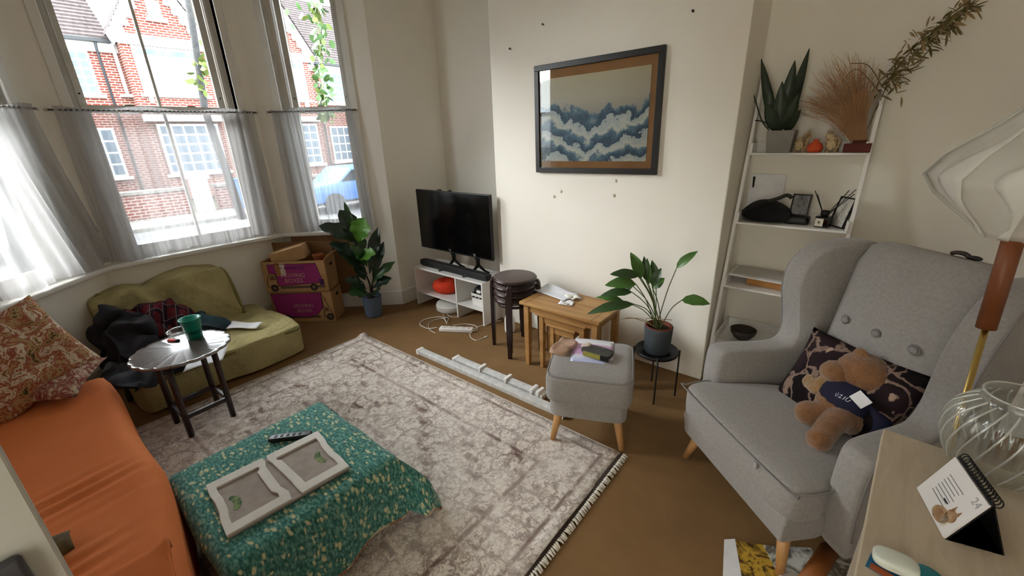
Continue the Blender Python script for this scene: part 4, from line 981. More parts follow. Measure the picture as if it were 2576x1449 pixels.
# ------------------------------------------------------------------ removal boxes
MAG = mat('magenta_print', '#9a2d70', .8, '#862660', 5); INK = mat('dark_ink', '#2b1c16', .85); BEIGE = mat('print_beige', '#b48c80', .85); VIO = mat('marker_ink', '#40114f', .8)
bdir = Vector((.769, .639)); ba = math.atan2(bdir.y, bdir.x)
def van_print(parent, w, h, flip, y, words):
    def X(t): return (t if not flip else 1 - t) * w - w / 2
    def slab(nm, x0, x1, z0, z1, m, d=.001): 
        a, b = sorted((X(x0), X(x1))); return B(a, b, y - d, y, z0 * h, z1 * h).build(nm, m, parent)
    pts = [(.10, .92), (.86, .92), (.93, .30), (.22, .22), (.20, .62), (.10, .64)] if not flip else [(.16, .97), (.98, .97), (.93, .22), (.45, .16), (.28, .24), (.17, .48)]
    poly = [(X(a), c * h) for a, c in pts]
    MB().loft([[(a, yy, c) for a, c in poly] for yy in (y - .0012, y - .0002)]).build('printed_van_side', MAG, parent)
    edge = [(a, y - .0012, c) for a, c in poly]; MB().tube(edge + [edge[0]], .0022, 5).build('printed_outline', INK, parent)
    cab = [(.045, .20), (.05, .42), (.085, .60), (.19, .62), (.205, .22)] if not flip else [(.02, .16), (.03, .30), (.07, .45), (.12, .80), (.16, .95), (.165, .14)]
    ce = [(X(a), y - .001, c * h) for a, c in cab]; MB().tube(ce + [ce[0]], .0022, 5).build('printed_cab_outline', INK, parent)
    win = [(.09, .42), (.10, .56), (.175, .56), (.18, .42)] if not flip else [(.075, .34), (.10, .48), (.145, .48), (.145, .34)]
    MB().loft([[(X(a), yy, c * h) for a, c in win] for yy in (y - .0012, y - .0002)]).build('printed_cab_window', mat('print_brown', '#6e4c33', .85), parent)
    for cx in ((.14, .77) if not flip else (.075, .78)):
        MB().lathe([(.018, 0), (.034, 0), (.034, .0015), (.018, .0015)], 20, M=Matrix.Translation((X(cx), y, .155 * h)) @ Matrix.Rotation(PI / 2, 4, 'X')).build('printed_wheel', INK, parent)
        MB().lathe([(.001, 0), (.018, 0), (.018, .0012), (.001, .0012)], 16, M=Matrix.Translation((X(cx), y, .155 * h)) @ Matrix.Rotation(PI / 2, 4, 'X')).build('printed_wheel_hub', mat('print_grey', '#6b5a49', .85), parent)
    slab('printed_chassis', .24, .95, .13, .21, mat('print_chassis', '#5d4a39', .85))
    TM = Matrix.Translation((0, y - .0016, 0)) @ Matrix.Rotation(PI / 2, 4, 'X')
    for s_, zz in zip(words, (.55, .38)): text('printed_lettering', s_, .056 if not flip else .046, BEIGE, parent, Matrix.Translation((w * (-.03 if not flip else .02), 0, zz * h)) @ TM)
def carton(lab, o, w, d, h, flip, open_top):
    b = thing('removal_box', lab, 'cardboard box', o, ba, 'pair of stacked removal boxes'); th = .006
    sh = MB(); sh.box(-w / 2, w / 2, 0, th, 0, h); sh.box(-w / 2, w / 2, d - th, d, 0, h); sh.box(-w / 2, -w / 2 + th, th, d - th, 0, h); sh.box(w / 2 - th, w / 2, th, d - th, 0, h); sh.box(-w / 2, w / 2, 0, d, 0, th)
    sh.build('carton', CARD, b)
    if not open_top: B(-w / 2 - .004, w / 2 + .004, -.004, d, h - .004, h).build('closed_flaps', CARD, b)
    van_print(b, w, h, flip, -.0005, ('MOVING', 'BOXES'))
    MB().soft((0, 0, 0), (.006, .06, .028), 3, 5, M=Matrix.Translation((w / 2, d * .55, h * .78))).build('hand_hole', BLACK, b, smooth=True)
    return b
BW = .565
o1 = Vector((-3.84, 1.533, 0)); nb = Vector((-.639, .769))
b1 = carton('lower magenta and brown moving box on the floor with van print facing the opposite way', o1, BW, .235, .298, True, False)
b2 = carton('upper open magenta and brown moving box with handwriting on its van print', (o1.x - .012, o1.y - .006, .30), BW + .01, .235, .295, False, True)
text('handwriting', '> AMRECTS', .044, VIO, b2, Matrix.Translation((-.01, -.0035, .235)) @ Matrix.Rotation(PI / 2, 4, 'X'))
B(-.165, -.12, -.002, -.0008, .16, .288).build('brown_tape', mat('brown_tape', '#8f6137', .4), b2); B(-.12, -.075, -.002, -.0008, .16, .28).build('white_label', mat('worn_label', '#c9b3a9', .8), b2)
B(.215, .255, -.002, -.0008, .065, .12).build('dark_sticker', VIO, b2)
for (x0, x1, yq, dy) in ((-.28, .28, .236, .14),): 
    MB().loft([[(x0, .235, .29), (x1, .235, .29), (x1, .24, .296), (x0, .24, .296)], [(x0, .235 + dy * .0 - .0, .29 + .13), (x1, .235, .29 + .13), (x1, .24, .29 + .13), (x0, .24, .29 + .13)]]).build('raised_back_flap', CARD_DARK, b2)
MB().add([(.2825, .0, .295), (.2825, .235, .295), (.36, .225, .36), (.36, .01, .36)], [(0, 1, 2, 3)]).build('side_flap', CARD, b2).modifiers.new('th', 'SOLIDIFY').thickness = .005
sbx = thing('small_carton', 'small brown carton lying tilted in the open moving box', 'cardboard box', b2.matrix_basis @ Vector((-.06, .115, .335)), ba + .15)
MB().soft((0, 0, 0), (.30, .17, .12), 30, 4, M=Matrix.Rotation(math.radians(-13), 4, 'Y')).build('carton', CARD, sbx)
obl = thing('terracotta_pot', 'terracotta coloured pot peeping out of the open moving box', 'pot', b2.matrix_basis @ Vector((.19, .12, .24)), 0)
MB().lathe([(.03, 0), (.045, .06), (.05, .075), (.05, .085), (.04, .085), (.001, .07)], 18).build('body', mat('terracotta', '#9c5230', .8, '#8a4526', 9), obl, smooth=True)
cb = thing('flat_cardboard', 'flat brown cardboard leaning on the bay wall behind the moving boxes', 'cardboard')
A_ = Cp + uR * .40; B_ = Cp + uR * .97; nin = Vector((uR.y, -uR.x)); nin = nin if nin.dot(ctr - A_) > 0 else -nin
qa, qb = A_ + nin * .035, B_ + nin * .035
MB().add([(qa.x, qa.y, .16), (qb.x, qb.y, .16), (qb.x + nin.x * -.01, qb.y + nin.y * -.01, .755), (qa.x + nin.x * -.01, qa.y + nin.y * -.01, .755)], [(0, 1, 2, 3)]).build('sheet', CARD_DARK, cb).modifiers.new('th', 'SOLIDIFY').thickness = .006
for pnt in (qa, qb): pass

# ------------------------------------------------------------------ leaves
def leaf(parent, a, tip, wd, m, droop=.15, nrm=None, fold=.25, wavy=0.0, shape=1.0, name='leaf', n=8):
    a, tip = Vector(a), Vector(tip); ax = tip - a; L = ax.length; ax.normalize()
    ref = Vector(nrm) if nrm is not None else Vector((0, 0, 1))
    s = ax.cross(ref)
    s = s.normalized() if s.length > 1e-4 else perp(ax)[0]
    up = s.cross(ax).normalized(); v = []; f = []
    for i in range(n + 1):
        t = i / n; w = wd / 2 * math.sin(PI * t ** shape) ** .75 if 0 < t < 1 else .002
        c = a + ax * (L * t) + up * (L * droop * (math.sin(PI * t) * .8))
        wv = wavy * math.sin(t * 19) * w
        v += [tuple(c - s * w + up * (fold * w + wv)), tuple(c - s * w * .5 + up * (fold * w * .35)), tuple(c), tuple(c + s * w * .5 + up * (fold * w * .35)), tuple(c + s * w + up * (fold * w - wv))]
    for i in range(n):
        for j in range(4): f.append((i * 5 + j, i * 5 + j + 1, i * 5 + j + 6, i * 5 + j + 5))
    return MB().add(v, f).build(name, m, parent, smooth=True)
CAMP = Vector((0, 0, EYE))
def tocam(p): return (CAMP - Vector(p)).normalized()

# fiddle-leaf fig
fgb = (-3.43, 2.005)
fig = thing('fiddle_leaf_fig', 'fiddle-leaf fig with big dark leaves in a blue-grey pot', 'potted plant', (0, 0, 0))
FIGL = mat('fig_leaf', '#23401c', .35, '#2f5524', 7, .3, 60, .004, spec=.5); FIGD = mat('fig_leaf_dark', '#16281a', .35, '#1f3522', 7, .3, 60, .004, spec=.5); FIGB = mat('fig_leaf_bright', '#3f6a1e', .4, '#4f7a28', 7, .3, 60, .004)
MB().lathe([(.001, 0), (.072, 0), (.078, .02), (.090, .20), (.092, .205), (.086, .207), (.082, .19), (.001, .185)], 32, (fgb[0], fgb[1], 0)).build('pot', mat('blue_grey_pot', '#5d6b82', .7, '#54617a', 5), fig, smooth=True)
MB().lathe([(.001, .188), (.083, .186)], 24, (fgb[0], fgb[1], 0)).build('soil', SOIL, fig, smooth=True)
F = lambda px, py, off=0.0: PD(px, py, fgb, off)
stem = smoothpath([Vector((fgb[0], fgb[1], .18)), F(930, 715), F(920, 690), F(907, 655), F(897, 615), F(888, 575)], 5)
MB().tube(stem, .008, 8).build('stem', mat('fig_stem', '#2c1f17', .8), fig, smooth=True)
MB().tube(smoothpath([Vector((fgb[0] + .02, fgb[1], .18)), F(936, 720), F(942, 690), F(946, 660)], 5), .008, 8).build('stem', mat('fig_stem', '#2c1f17', .8), fig, smooth=True)
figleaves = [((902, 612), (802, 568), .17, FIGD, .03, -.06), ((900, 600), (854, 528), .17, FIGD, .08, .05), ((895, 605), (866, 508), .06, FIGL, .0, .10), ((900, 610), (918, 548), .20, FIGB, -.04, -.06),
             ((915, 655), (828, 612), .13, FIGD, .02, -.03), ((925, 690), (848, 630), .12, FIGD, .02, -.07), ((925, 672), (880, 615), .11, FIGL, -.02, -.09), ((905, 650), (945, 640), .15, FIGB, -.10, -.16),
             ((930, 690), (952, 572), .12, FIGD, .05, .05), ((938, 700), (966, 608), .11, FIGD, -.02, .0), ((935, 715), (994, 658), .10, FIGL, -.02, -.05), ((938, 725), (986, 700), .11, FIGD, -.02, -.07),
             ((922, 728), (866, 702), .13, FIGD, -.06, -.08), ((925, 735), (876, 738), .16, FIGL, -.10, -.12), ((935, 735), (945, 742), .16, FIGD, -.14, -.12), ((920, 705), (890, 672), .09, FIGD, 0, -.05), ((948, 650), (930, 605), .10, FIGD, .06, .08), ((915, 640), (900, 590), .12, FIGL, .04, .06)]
for (a, t_, wd, m, o1_, o2_) in figleaves:
    pa, pt = F(a[0], a[1], o1_ * .3), F(t_[0], t_[1], o2_)
    leaf(fig, pa, pt, wd * .92, m, .12, tocam(pa) * .75 + Vector((0, 0, .6)), .25, .30, 1.35, n=10)

# plant stand and peace lily
psx, psy = -.80, 2.345
ps = thing('plant_stand', 'black metal tripod plant stand with round tray', 'plant stand', (psx, psy, 0))
MB().lathe([(.001, .295), (.128, .295), (.130, .30), (.130, .315), (.126, .315), (.124, .302), (.001, .302)], 36).build('tray', BLACK_METAL, ps, smooth=True)
for a in (-1.15, .35, 2.0, 3.6):
    d = Vector((math.cos(a), math.sin(a), 0)) * .134; MB().tube([tuple(d), tuple(d + Vector((0, 0, .325)))], .0055, 8).build('leg', BLACK_METAL, ps, smooth=True)
lily = thing('peace_lily', 'peace lily with long arching leaves in a dark grey pot', 'potted plant', (psx, psy, .302))
MB().lathe([(.001, 0), (.070, 0), (.076, .01), (.084, .165), (.084, .172), (.078, .172), (.074, .15), (.001, .145)], 32).build('pot', mat('slate_pot', '#4a5158', .6, '#41474e', 6), lily, smooth=True)
MB().lathe([(.074, .15), (.079, .178), (.073, .180), (.068, .15)], 32).build('inner_rim', mat('terracotta_rim', '#6e3626', .8), lily, smooth=True); MB().lathe([(.001, .158), (.072, .155)], 24).build('soil', SOIL, lily, smooth=True)
LIL = mat('lily_leaf', '#4b7430', .4, '#3d6327', 8, spec=.5); LID = mat('lily_leaf_dark', '#2c4a1f', .4, '#263f1b', 8, spec=.5); STM = mat('lily_stem', '#4c5a2b', .7)
G = lambda px, py, off=0.0: PD(px, py, (psx, psy), off) - Vector((psx, psy, .302))
root = lambda i: Vector((.02 * math.cos(i * 2.4), .02 * math.sin(i * 2.4), .15))
lilies = [((1613, 700), (1586, 635), .055, 0, LIL), ((1625, 705), (1620, 645), .035, .04, LID), ((1632, 715), (1628, 650), .03, .08, LIL), ((1606, 695), (1535, 690), .05, -.05, LID), ((1600, 715), (1522, 718), .06, -.09, LIL), ((1590, 735), (1510, 745), .045, -.04, LID),
          ((1595, 765), (1478, 790), .05, -.12, LID), ((1640, 718), (1664, 675), .045, .03, LID), ((1642, 725), (1672, 700), .05, .05, LIL), ((1702, 675), (1755, 632), .04, .10, LIL), ((1715, 755), (1786, 765), .055, .02, LIL), ((1592, 720), (1560, 735), .04, .06, LID), ((1650, 710), (1640, 655), .04, .12, LID), ((1570, 760), (1500, 748), .035, .02, LIL)]
for i, (a, t_, wd, off, m) in enumerate(lilies):
    pa, pt = G(a[0], a[1], off * .7), G(t_[0], t_[1], off); r = root(i)
    midp = (r + pa) / 2 + Vector((0, 0, .04)); MB().tube(smoothpath([r, midp, pa], 5), .0028, 6).build('stem', STM, lily, smooth=True)
    leaf(lily, pa, pt, wd * 1.3, m, .12, tocam(pa + Vector((psx, psy, .3))) * .7 + Vector((0, 0, .5)), .3, .1, .8)
for i, (px, py) in enumerate(((1572, 800), (1560, 803), (1690, 805))):
    MB().tube(smoothpath([root(i + 3), G(1600 + i * 12, 802), G(px, py, -.02)], 4), .002, 5).build('stem', mat('dry_stem', '#8c7440', .8), lily, smooth=True)

# ------------------------------------------------------------------ long wrapped rails on the floor
RAIL = mat('plastic_wrapped_rail', '#d3d3d2', .25, '#bdbdbd', 25, .3, 50, .004, spec=.6)
def rail(lab, a, b, w, h, m):
    a, b = Vector(a), Vector(b); an = math.atan2(b.y - a.y, b.x - a.x); L = (b - a).length
    r = thing('blind_rail', lab, 'rail', (a.x, a.y, 0), an, 'wrapped white rails on the floor')
    B(0, L, -w / 2, w / 2, 0, h).build('rail', m, r, bevel=.004); B(.02, L - .02, -w * .28, w * .28, h, h + .008).build('raised_channel', m, r, bevel=.002)
    B(-.006, .02, -w / 2 - .002, w / 2 + .002, 0, h + .002).build('end_cap', PLASTIC_WHITE, r); B(L - .02, L + .006, -w / 2 - .002, w / 2 + .002, 0, h + .002).build('end_cap', PLASTIC_WHITE, r)
    return r
rail('longer white plastic-wrapped blind rail lying along the rug edge', (-2.47, 1.785, 0), (-1.12, 1.79, 0), .055, .036, RAIL)
r2 = rail('shorter white plastic-wrapped blind rail with brackets behind the longer one', (-2.15, 1.872, 0), (-1.33, 1.875, 0), .06, .030, RAIL)
for x in (.28, .52, .74, .79): B(x - .012, x + .012, -.036, .036, .0, .05).build('bracket', PLASTIC_WHITE, r2, bevel=.003)

# ------------------------------------------------------------------ power strip and cables
pa, pb = P(1100, 828, .02), P(1188, 832, .02); an = math.atan2(pb.y - pa.y, pb.x - pa.x)
pw = thing('power_strip', 'white four-way power strip on the floor by the media unit', 'power strip', ((pa.x + pb.x) / 2, (pa.y + pb.y) / 2 + .02, 0), an)
B(-.15, .15, -.03, .03, 0, .035).build('body', PLASTIC_WHITE, pw, bevel=.008, seg=3, smooth=True); MB().lathe([(.001, .037), (.008, .036), (.008, .03)], 14, (.115, 0, 0)).build('switch', mat('switch_red', '#d8452e', .4), pw)
for x in (-.10, -.045, .01, .065): B(x - .020, x + .020, -.02, .02, .0345, .0362).build('socket', mat('socket_grey', '#cfcdc9', .5), pw)
CAB = mat('white_cable', '#dedbd4', .5)
def cable(lab, pts, r=.0032, plug=False):
    c = thing('cable', lab, 'cable', group='white cables round the power strip'); pp = [P(x, y, r + h) for x, y, h in pts]
    MB().tube(smoothpath(pp, 7), r, 7).build('cord', CAB, c, smooth=True)
    if plug:
        d = (pp[-1] - pp[-2]).normalized(); MB().tube([pp[-1], pp[-1] + d * .03], .007, 8).build('plug', PLASTIC_WHITE, c, smooth=True)
    return c
cable('thick white cable looping from the power strip round to the media unit', [(1100, 824, .01), (1075, 826, 0), (1056, 815, 0), (1070, 803, 0), (1105, 797, .01), (1118, 802, .02), (1124, 815, .03)], .0042)
cable('white cable curling in front of the power strip to a loose plug', [(1182, 838, .01), (1184, 848, 0), (1196, 856, 0), (1210, 853, 0), (1219, 849, 0)], .003, True)
cable('white cable looping behind the power strip towards the stools', [(1140, 818, .03), (1170, 815, .0), (1197, 820, 0), (1200, 830, 0), (1186, 832, .01), (1205, 822, 0), (1232, 812, 0), (1260, 806, 0)], .004)
cable('thin white cable from the round white disc to the power strip', [(1114, 787, 0), (1118, 797, 0), (1128, 800, 0), (1125, 810, .03)], .0026)
cable('thin white cable crossing the floor under the media unit', [(1151, 797, 0), (1135, 797, 0), (1125, 790, 0), (1130, 783, 0)], .0028)
cable('thin white cable curving over the left of the power strip', [(1095, 838, 0), (1080, 828, 0), (1080, 812, 0), (1100, 803, 0), (1115, 801, 0)], .0028, True)
# things in and around the media unit
rc = thing('round_cushion', 'orange-red ring shaped plush cushion on the media unit shelf', 'cushion', (-3.03, 2.60, .151))
rr = []
for k in range(28):
    a = 2 * PI * k / 28; rr.append((.082 * math.cos(a), .075 * math.sin(a), .062))
MB().tube(rr + [rr[0]], .058, 14, False).build('ring', mat('orange_plush', '#d8391c', .95, '#e0492a', 40, .8, 200, .006), rc, smooth=True)
wd = thing('white_disc', 'round white plastic disc on the floor under the media unit', 'disc', (-2.93, 2.56, 0))
MB().lathe([(.001, .0), (.135, .0), (.150, .01), (.152, .05), (.145, .068), (.12, .075), (.001, .076)], 40).build('housing', mat('off_white_plastic', '#d6d4cf', .5), wd, smooth=True); MB().lathe([(.1515, .048), (.1535, .05), (.1515, .054)], 40).build('seam', mat('seam_grey', '#a9a7a2', .5), wd)
bk = thing('white_basket', 'white plastic basket on the media unit shelf', 'basket', (-2.50, 2.55, .151))
m = MB(); rp = [(-.075, -.055), (.075, -.055), (.075, .055), (-.075, .055)]
m.loft([[(p[0] * s, p[1] * s, z) for p in rp] for z, s in ((0, .88), (.11, 1.0), (.115, 1.05), (.115, .97), (.01, .84))], cap=False); m.box(-.066, .066, -.048, .048, 0, .006); m.build('body', PLASTIC_WHITE, bk, bevel=.004)
for x in (-.045, .0, .045): B(x - .015, x + .015, -.0595, -.052, .075, .088).build('grip_slot', BLACK, bk)
g1 = thing('headphones', 'black headphones bundled in the white basket', 'headphones', (-2.50, 2.55, .21))
MB().soft((0, 0, .05), (.13, .09, .12), 3, 10, .02, 14, 3).build('bundle', BLACK, g1, smooth=True); MB().soft((.02, -.05, .08), (.05, .02, .025), 4, 5).build('white_part', PLASTIC_WHITE, g1, smooth=True)
bt = thing('spray_bottle', 'white plastic bottle standing behind the stack of stools', 'bottle', (-2.13, 2.50, 0))
MB().lathe([(.001, 0), (.042, 0), (.045, .01), (.045, .11), (.036, .145), (.018, .165), (.016, .19)], 24).build('bottle', PLASTIC_WHITE, bt, smooth=True); MB().lathe([(.018, .185), (.02, .19), (.019, .26), (.012, .30), (.001, .302)], 18).build('cap', PLASTIC_WHITE, bt, smooth=True)

# ------------------------------------------------------------------ things on the oak table and the footstool
en = thing('envelope', 'large white plastic envelope propped on the oak table', 'envelope', (-1.60, 2.385, .508), math.radians(-10))
def enf(u, v): return (-.13 + .30 * u, -.07 + .14 * v, .002 + .018 * v * v + .008 * math.sin(u * 6) * v)
o = MB().grid(enf, 12, 8).build('sheet', mat('plastic_envelope', '#dfe2ea', .4, '#d0d4de', 8), en, smooth=True); o.modifiers.new('th', 'SOLIDIFY').thickness = .003
for i, (lab, px, py, rz) in enumerate((('crumpled white receipt lying on the oak table', 1425, 762, .3), ('folded white leaflet with grey print on the oak table', 1442, 750, -.35))):
    p = P(px, py, .508); q = thing('leaflet', lab, 'paper', (p.x, p.y, .506 + .004 * i), rz)
    def lf_(u, v): return (-.05 + .10 * u, -.04 + .08 * v, .004 + .008 * math.sin(u * 7 + i) * math.sin(v * 5) + .006 * i)
    oo = MB().grid(lf_, 8, 8).build('sheet', mat('leaflet_print', '#e4e2da', .8, '#8d8a84', 22, lo=.52, hi=.7) if i else PAPER, q, smooth=True); oo.modifiers.new('th', 'SOLIDIFY').thickness = .002
FZ = .436
fc = Vector((-.965, 1.815)); fx = Vector((math.cos(ang), math.sin(ang))); fy = Vector((-fx.y, fx.x))
pm = (P(1445, 850, FZ) + P(1545, 925, FZ)) / 2
mg = thing('magazine', 'pink and white magazine lying on the footstool', 'magazine', (pm.x, pm.y, FZ), ang + .02)
def mgm():
    t = NT('magazine_cover'); y = t.sep(t.coord())[1]; c = t.ramp(t.math('ADD', t.math('MULTIPLY', y, 3.4), .5), [(.10, '#b8c0e6'), (.24, '#d9dcee'), (.32, '#c99fd0'), (.70, '#c99fcb'), (.74, '#e8e8f2'), (.9, '#dfe2f0')]); return t.fin(c, .3, .5)
def mgf(u, v): return (-.112 + .224 * u, -.135 + .27 * v, .006 + .006 * math.sin(v * 3.1) + .004 * math.sin(u * 4))
o = MB().grid(mgf, 10, 12).build('cover', mgm(), mg, smooth=True); o.modifiers.new('th', 'SOLIDIFY').thickness = .006
B(-.110, .110, -.133, .133, .0005, .005).build('pages', PAPER, mg)
pg = P(1500, 885, FZ + .03); gp = thing('glove_pack', 'clear packet holding dark grey gloves on the magazine', 'packet', (pg.x, pg.y, FZ + .016), ang - .35)
MB().soft((0, .01, .012), (.17, .10, .024), 4, 10, .006, 14, 2).build('gloves', mat('charcoal_knit', '#3d3d3b', .9, '#55554f', 20), gp, smooth=True)
B(-.055, .045, -.052, -.045, .0, .026).build('olive_label', mat('olive_label', '#8f8a3f', .6), gp); B(.045, .09, -.052, -.044, 0, .028).build('dark_end', BLACK, gp)
MB().soft((-.075, .03, .016), (.05, .06, .02), 4, 6, .006, 20, 3).build('clear_wrap', mat('clear_wrap', '#b99c92', .2, '#d8ccc8', 18, spec=.8), gp, smooth=True)
pp_ = P(1418, 872, FZ + .02); pk = thing('brown_packet', 'crumpled brown paper packet at the corner of the footstool', 'packet', (pp_.x, pp_.y, FZ + .002), ang + 1.2)
MB().soft((0, 0, .017), (.17, .10, .034), 7, 12, .012, 22, 6).build('packet', mat('crumpled_brown_paper', '#9c7b66', .8, '#c3a493', 10, .4, 30, .01), pk, smooth=True)

# ------------------------------------------------------------------ things on the teal throw
BZ = TOPZ + .008
bdM = None
a, b, c = P(512, 1232, BZ), P(575, 1358, BZ), P(880, 1182, BZ)
xd = (c - b); yd = (a - b)
bo = thing('wooden_puzzle_board', 'grey wooden board with two white cut-out frames on the teal throw', 'board', (b.x, b.y, BZ), math.atan2(xd.y, xd.x))
BWd, BD = xd.length, yd.length * .98
PLY = mat('ply_edge', '#a27f58', .8, '#8a6844', 12); GREYB = mat('grey_board', '#a89d96', .85, '#9c928b', 30); WB = mat('white_wash_wood', '#dedad4', .7, '#d3cfc8', 9)
B(0, BWd, 0, BD, 0, .010).build('backing_board', GREYB, bo, bevel=.002)
def ringpoly(outer, inner, z0, z1, nm, m):
    n = len(outer); M_ = MB(); v = [(p[0], p[1], z) for z in (z0, z1) for pl in (outer, inner) for p in pl]
    f = []
    for i in range(n):
        j = (i + 1) % n; f += [(2 * n + i, 2 * n + j, 3 * n + j, 3 * n + i), (i, n + i, n + j, j), (i, j, 2 * n + j, 2 * n + i), (n + j, n + i, 3 * n + i, 3 * n + j)]
    return M_.add(v, f).build(nm, m, bo, bevel=.0015)
def fr_(x0, x1, slant):
    w = x1 - x0; q = .040
    o_ = [(0, 0), (.5, 0), (1 + slant[0], 0), (1 + slant[0] + .03, .14), (1 + slant[0] * .6 + slant[1] * .4 - .02, .30), (1 + slant[1] - .02, .80), (1 + slant[1] + .02, .90), (1 + slant[1], 1), (.5, 1), (0, 1), (0, .75), (.03, .62), (.03, .40), (0, .27)]
    i_ = []
    ins = [(.13, .14), (.5, .14), (.86 + slant[0], .14), (.86 + slant[0] + .01, .22), (.82 + slant[0] * .6 + slant[1] * .4, .30), (.84 + slant[1] - .03, .76), (.88 + slant[1], .82), (.86 + slant[1], .86), (.5, .86), (.13, .86), (.13, .75), (.16, .62), (.16, .40), (.13, .27)]
    return [(x0 + p[0] * w, p[1] * BD) for p in o_], [(x0 + p[0] * w, p[1] * BD) for p in ins]
o_, i_ = fr_(-.002, BWd * .47, (.03, -.02)); ringpoly(o_, i_, .010, .020, 'white_frame', WB)
o_, i_ = fr_(BWd * 1.002, BWd * .545, (-.06, .10)); ringpoly(list(reversed(o_)), list(reversed(i_)), .010, .020, 'white_frame', WB)
for cx, sg in ((BWd * .13, 1), (BWd * .87, -1)):
    arc = [(cx + sg * (.034 * math.cos(t) - .012), BD * .47 + .048 * math.sin(t)) for t in [(-1.3 + 2.6 * k / 8) for k in range(9)]] + [(cx + sg * (.012 * math.cos(t) - .016), BD * .47 + .034 * math.sin(t)) for t in [(1.3 - 2.6 * k / 8) for k in range(9)]]
    MB().prism(arc, .0098, .0108).build('crescent_hole', mat('crescent_green', '#2c4f41', .9, '#8a9a6a', 40), bo)
ra, rb = P(676, 1105, BZ + .01), P(784, 1092, BZ + .01); rd = rb - ra
rmt = thing('remote_control', 'slim black remote control on the teal throw', 'remote control', ((ra.x + rb.x) / 2, (ra.y + rb.y) / 2, BZ + .001), math.atan2(rd.y, rd.x))
MB().soft((0, 0, .010), (rd.length, .038, .020), 7, 10).build('body', mat('black_remote', '#1c1d1f', .3), rmt, smooth=True)
for i in range(5): MB().soft((-.06 + .026 * i, 0, .0205), (.012, .018, .003), 4, 3).build('button', mat('remote_button', '#3c3d40', .5), rmt, smooth=True)
# ------------------------------------------------------------------ framed picture and nails on the chimney breast
fl, frr = PYp(1344, 168, CHY - .012), PYp(1673, 112, CHY - .012); flb, frb = PYp(1353.6, 434, CHY - .012), PYp(1655.6, 439, CHY - .012)
x0, x1 = (fl.x + flb.x) / 2, (frr.x + frb.x) / 2; z1, z0 = (fl.z + frr.z) / 2, (flb.z + frb.z) / 2
pic = thing('picture_frame', 'black framed print of a blue and cream seascape on the chimney breast', 'picture', ((x0 + x1) / 2, CHY - .001, (z0 + z1) / 2))
pic.rotation_euler = (0, math.radians(-.5), 0)
w2, h2 = (x1 - x0) / 2, (z1 - z0) / 2; fw = .036
fm = mat('black_frame', '#1a1715', .4)
for (a, b, c, d) in ((-w2, w2, h2 - fw, h2), (-w2, w2, -h2, -h2 + fw), (-w2, -w2 + fw, -h2 + fw, h2 - fw), (w2 - fw, w2, -h2 + fw, h2 - fw)): B(a, b, -.028, 0, c, d).build('frame_bar', fm, pic, bevel=.002)
B(-w2 + fw, w2 - fw, -.008, -.003, -h2 + fw, h2 - fw).build('brown_mount', mat('kraft_mount', '#a5764a', .85, '#97693f', 6), pic)
def art_mat():
    t = NT('seascape_print'); v = t.coord(); x = t.sep(v); n = t.noise(v, 5, 5, .6, .4); n2 = t.noise(v, 18, 5, .7)
    hgt = t.math('ADD', x[2], t.math('ADD', t.math('MULTIPLY', t.math('SUBTRACT', n.outputs[0], .5), .34), t.math('MULTIPLY', t.math('ABSOLUTE', x[0]), -.28)))
    sea = t.ramp(t.math('FRACT', t.math('MULTIPLY', t.math('ADD', hgt, t.math('MULTIPLY', n2.outputs[0], .10)), 7)), [(.15, '#2f4a63'), (.4, '#59788e'), (.6, '#d6d3c8'), (.85, '#b9bfc0')])
    sky = t.ramp(x[2], [(-.1 + .5 - .5, '#9a958c'), (.12, '#c2b7a6'), (.26, '#cabb9c')])
    f = t.ramp(hgt, [(-.09 + .09 + .0, (0, 0, 0, 1)), (.02, (1, 1, 1, 1))])
    return t.fin(t.mix(f, sea, sky), .5, .3)
B(-w2 + fw + .012, w2 - fw - .042, -.0105, -.0082, -h2 + fw + .045, h2 - fw - .055).build('print', art_mat(), pic)
B(-w2 + fw, w2 - fw, -.018, -.016, -h2 + fw, h2 - fw).build('glazing', PANE, pic)
for px, py, nlab in ((1368, 63, 'small dark nail in the chimney breast above the black picture frame'), (1285, 124, 'small dark nail in the chimney breast beside the television alcove'), (1745, 30, 'small dark nail in the chimney breast beside the shelf alcove')):
    p = PYp(px, py, CHY); nl = thing('nail', nlab, 'nail', p, 0, 'nails in the chimney breast')
    MB().tube([(0, .0, 0), (0, -.014, .003)], .0035, 6).build('shank', BLACK, nl); MB().tube([(0, -.014, .003), (0, -.017, .003)], .007, 8).build('head', BLACK, nl)
for px, py in ((1412, 482), (1545, 492), (1550, 455), (1395, 495)):
    p = PYp(px, py, CHY); q = MB().ell((p.x, p.y, p.z), (.010, .003, .012), 8, 6, None, .5, 20, px).build('filler_patch', mat('old_filler', '#b7b098', .9), bpy.data.objects['wall_chimney'], smooth=True)

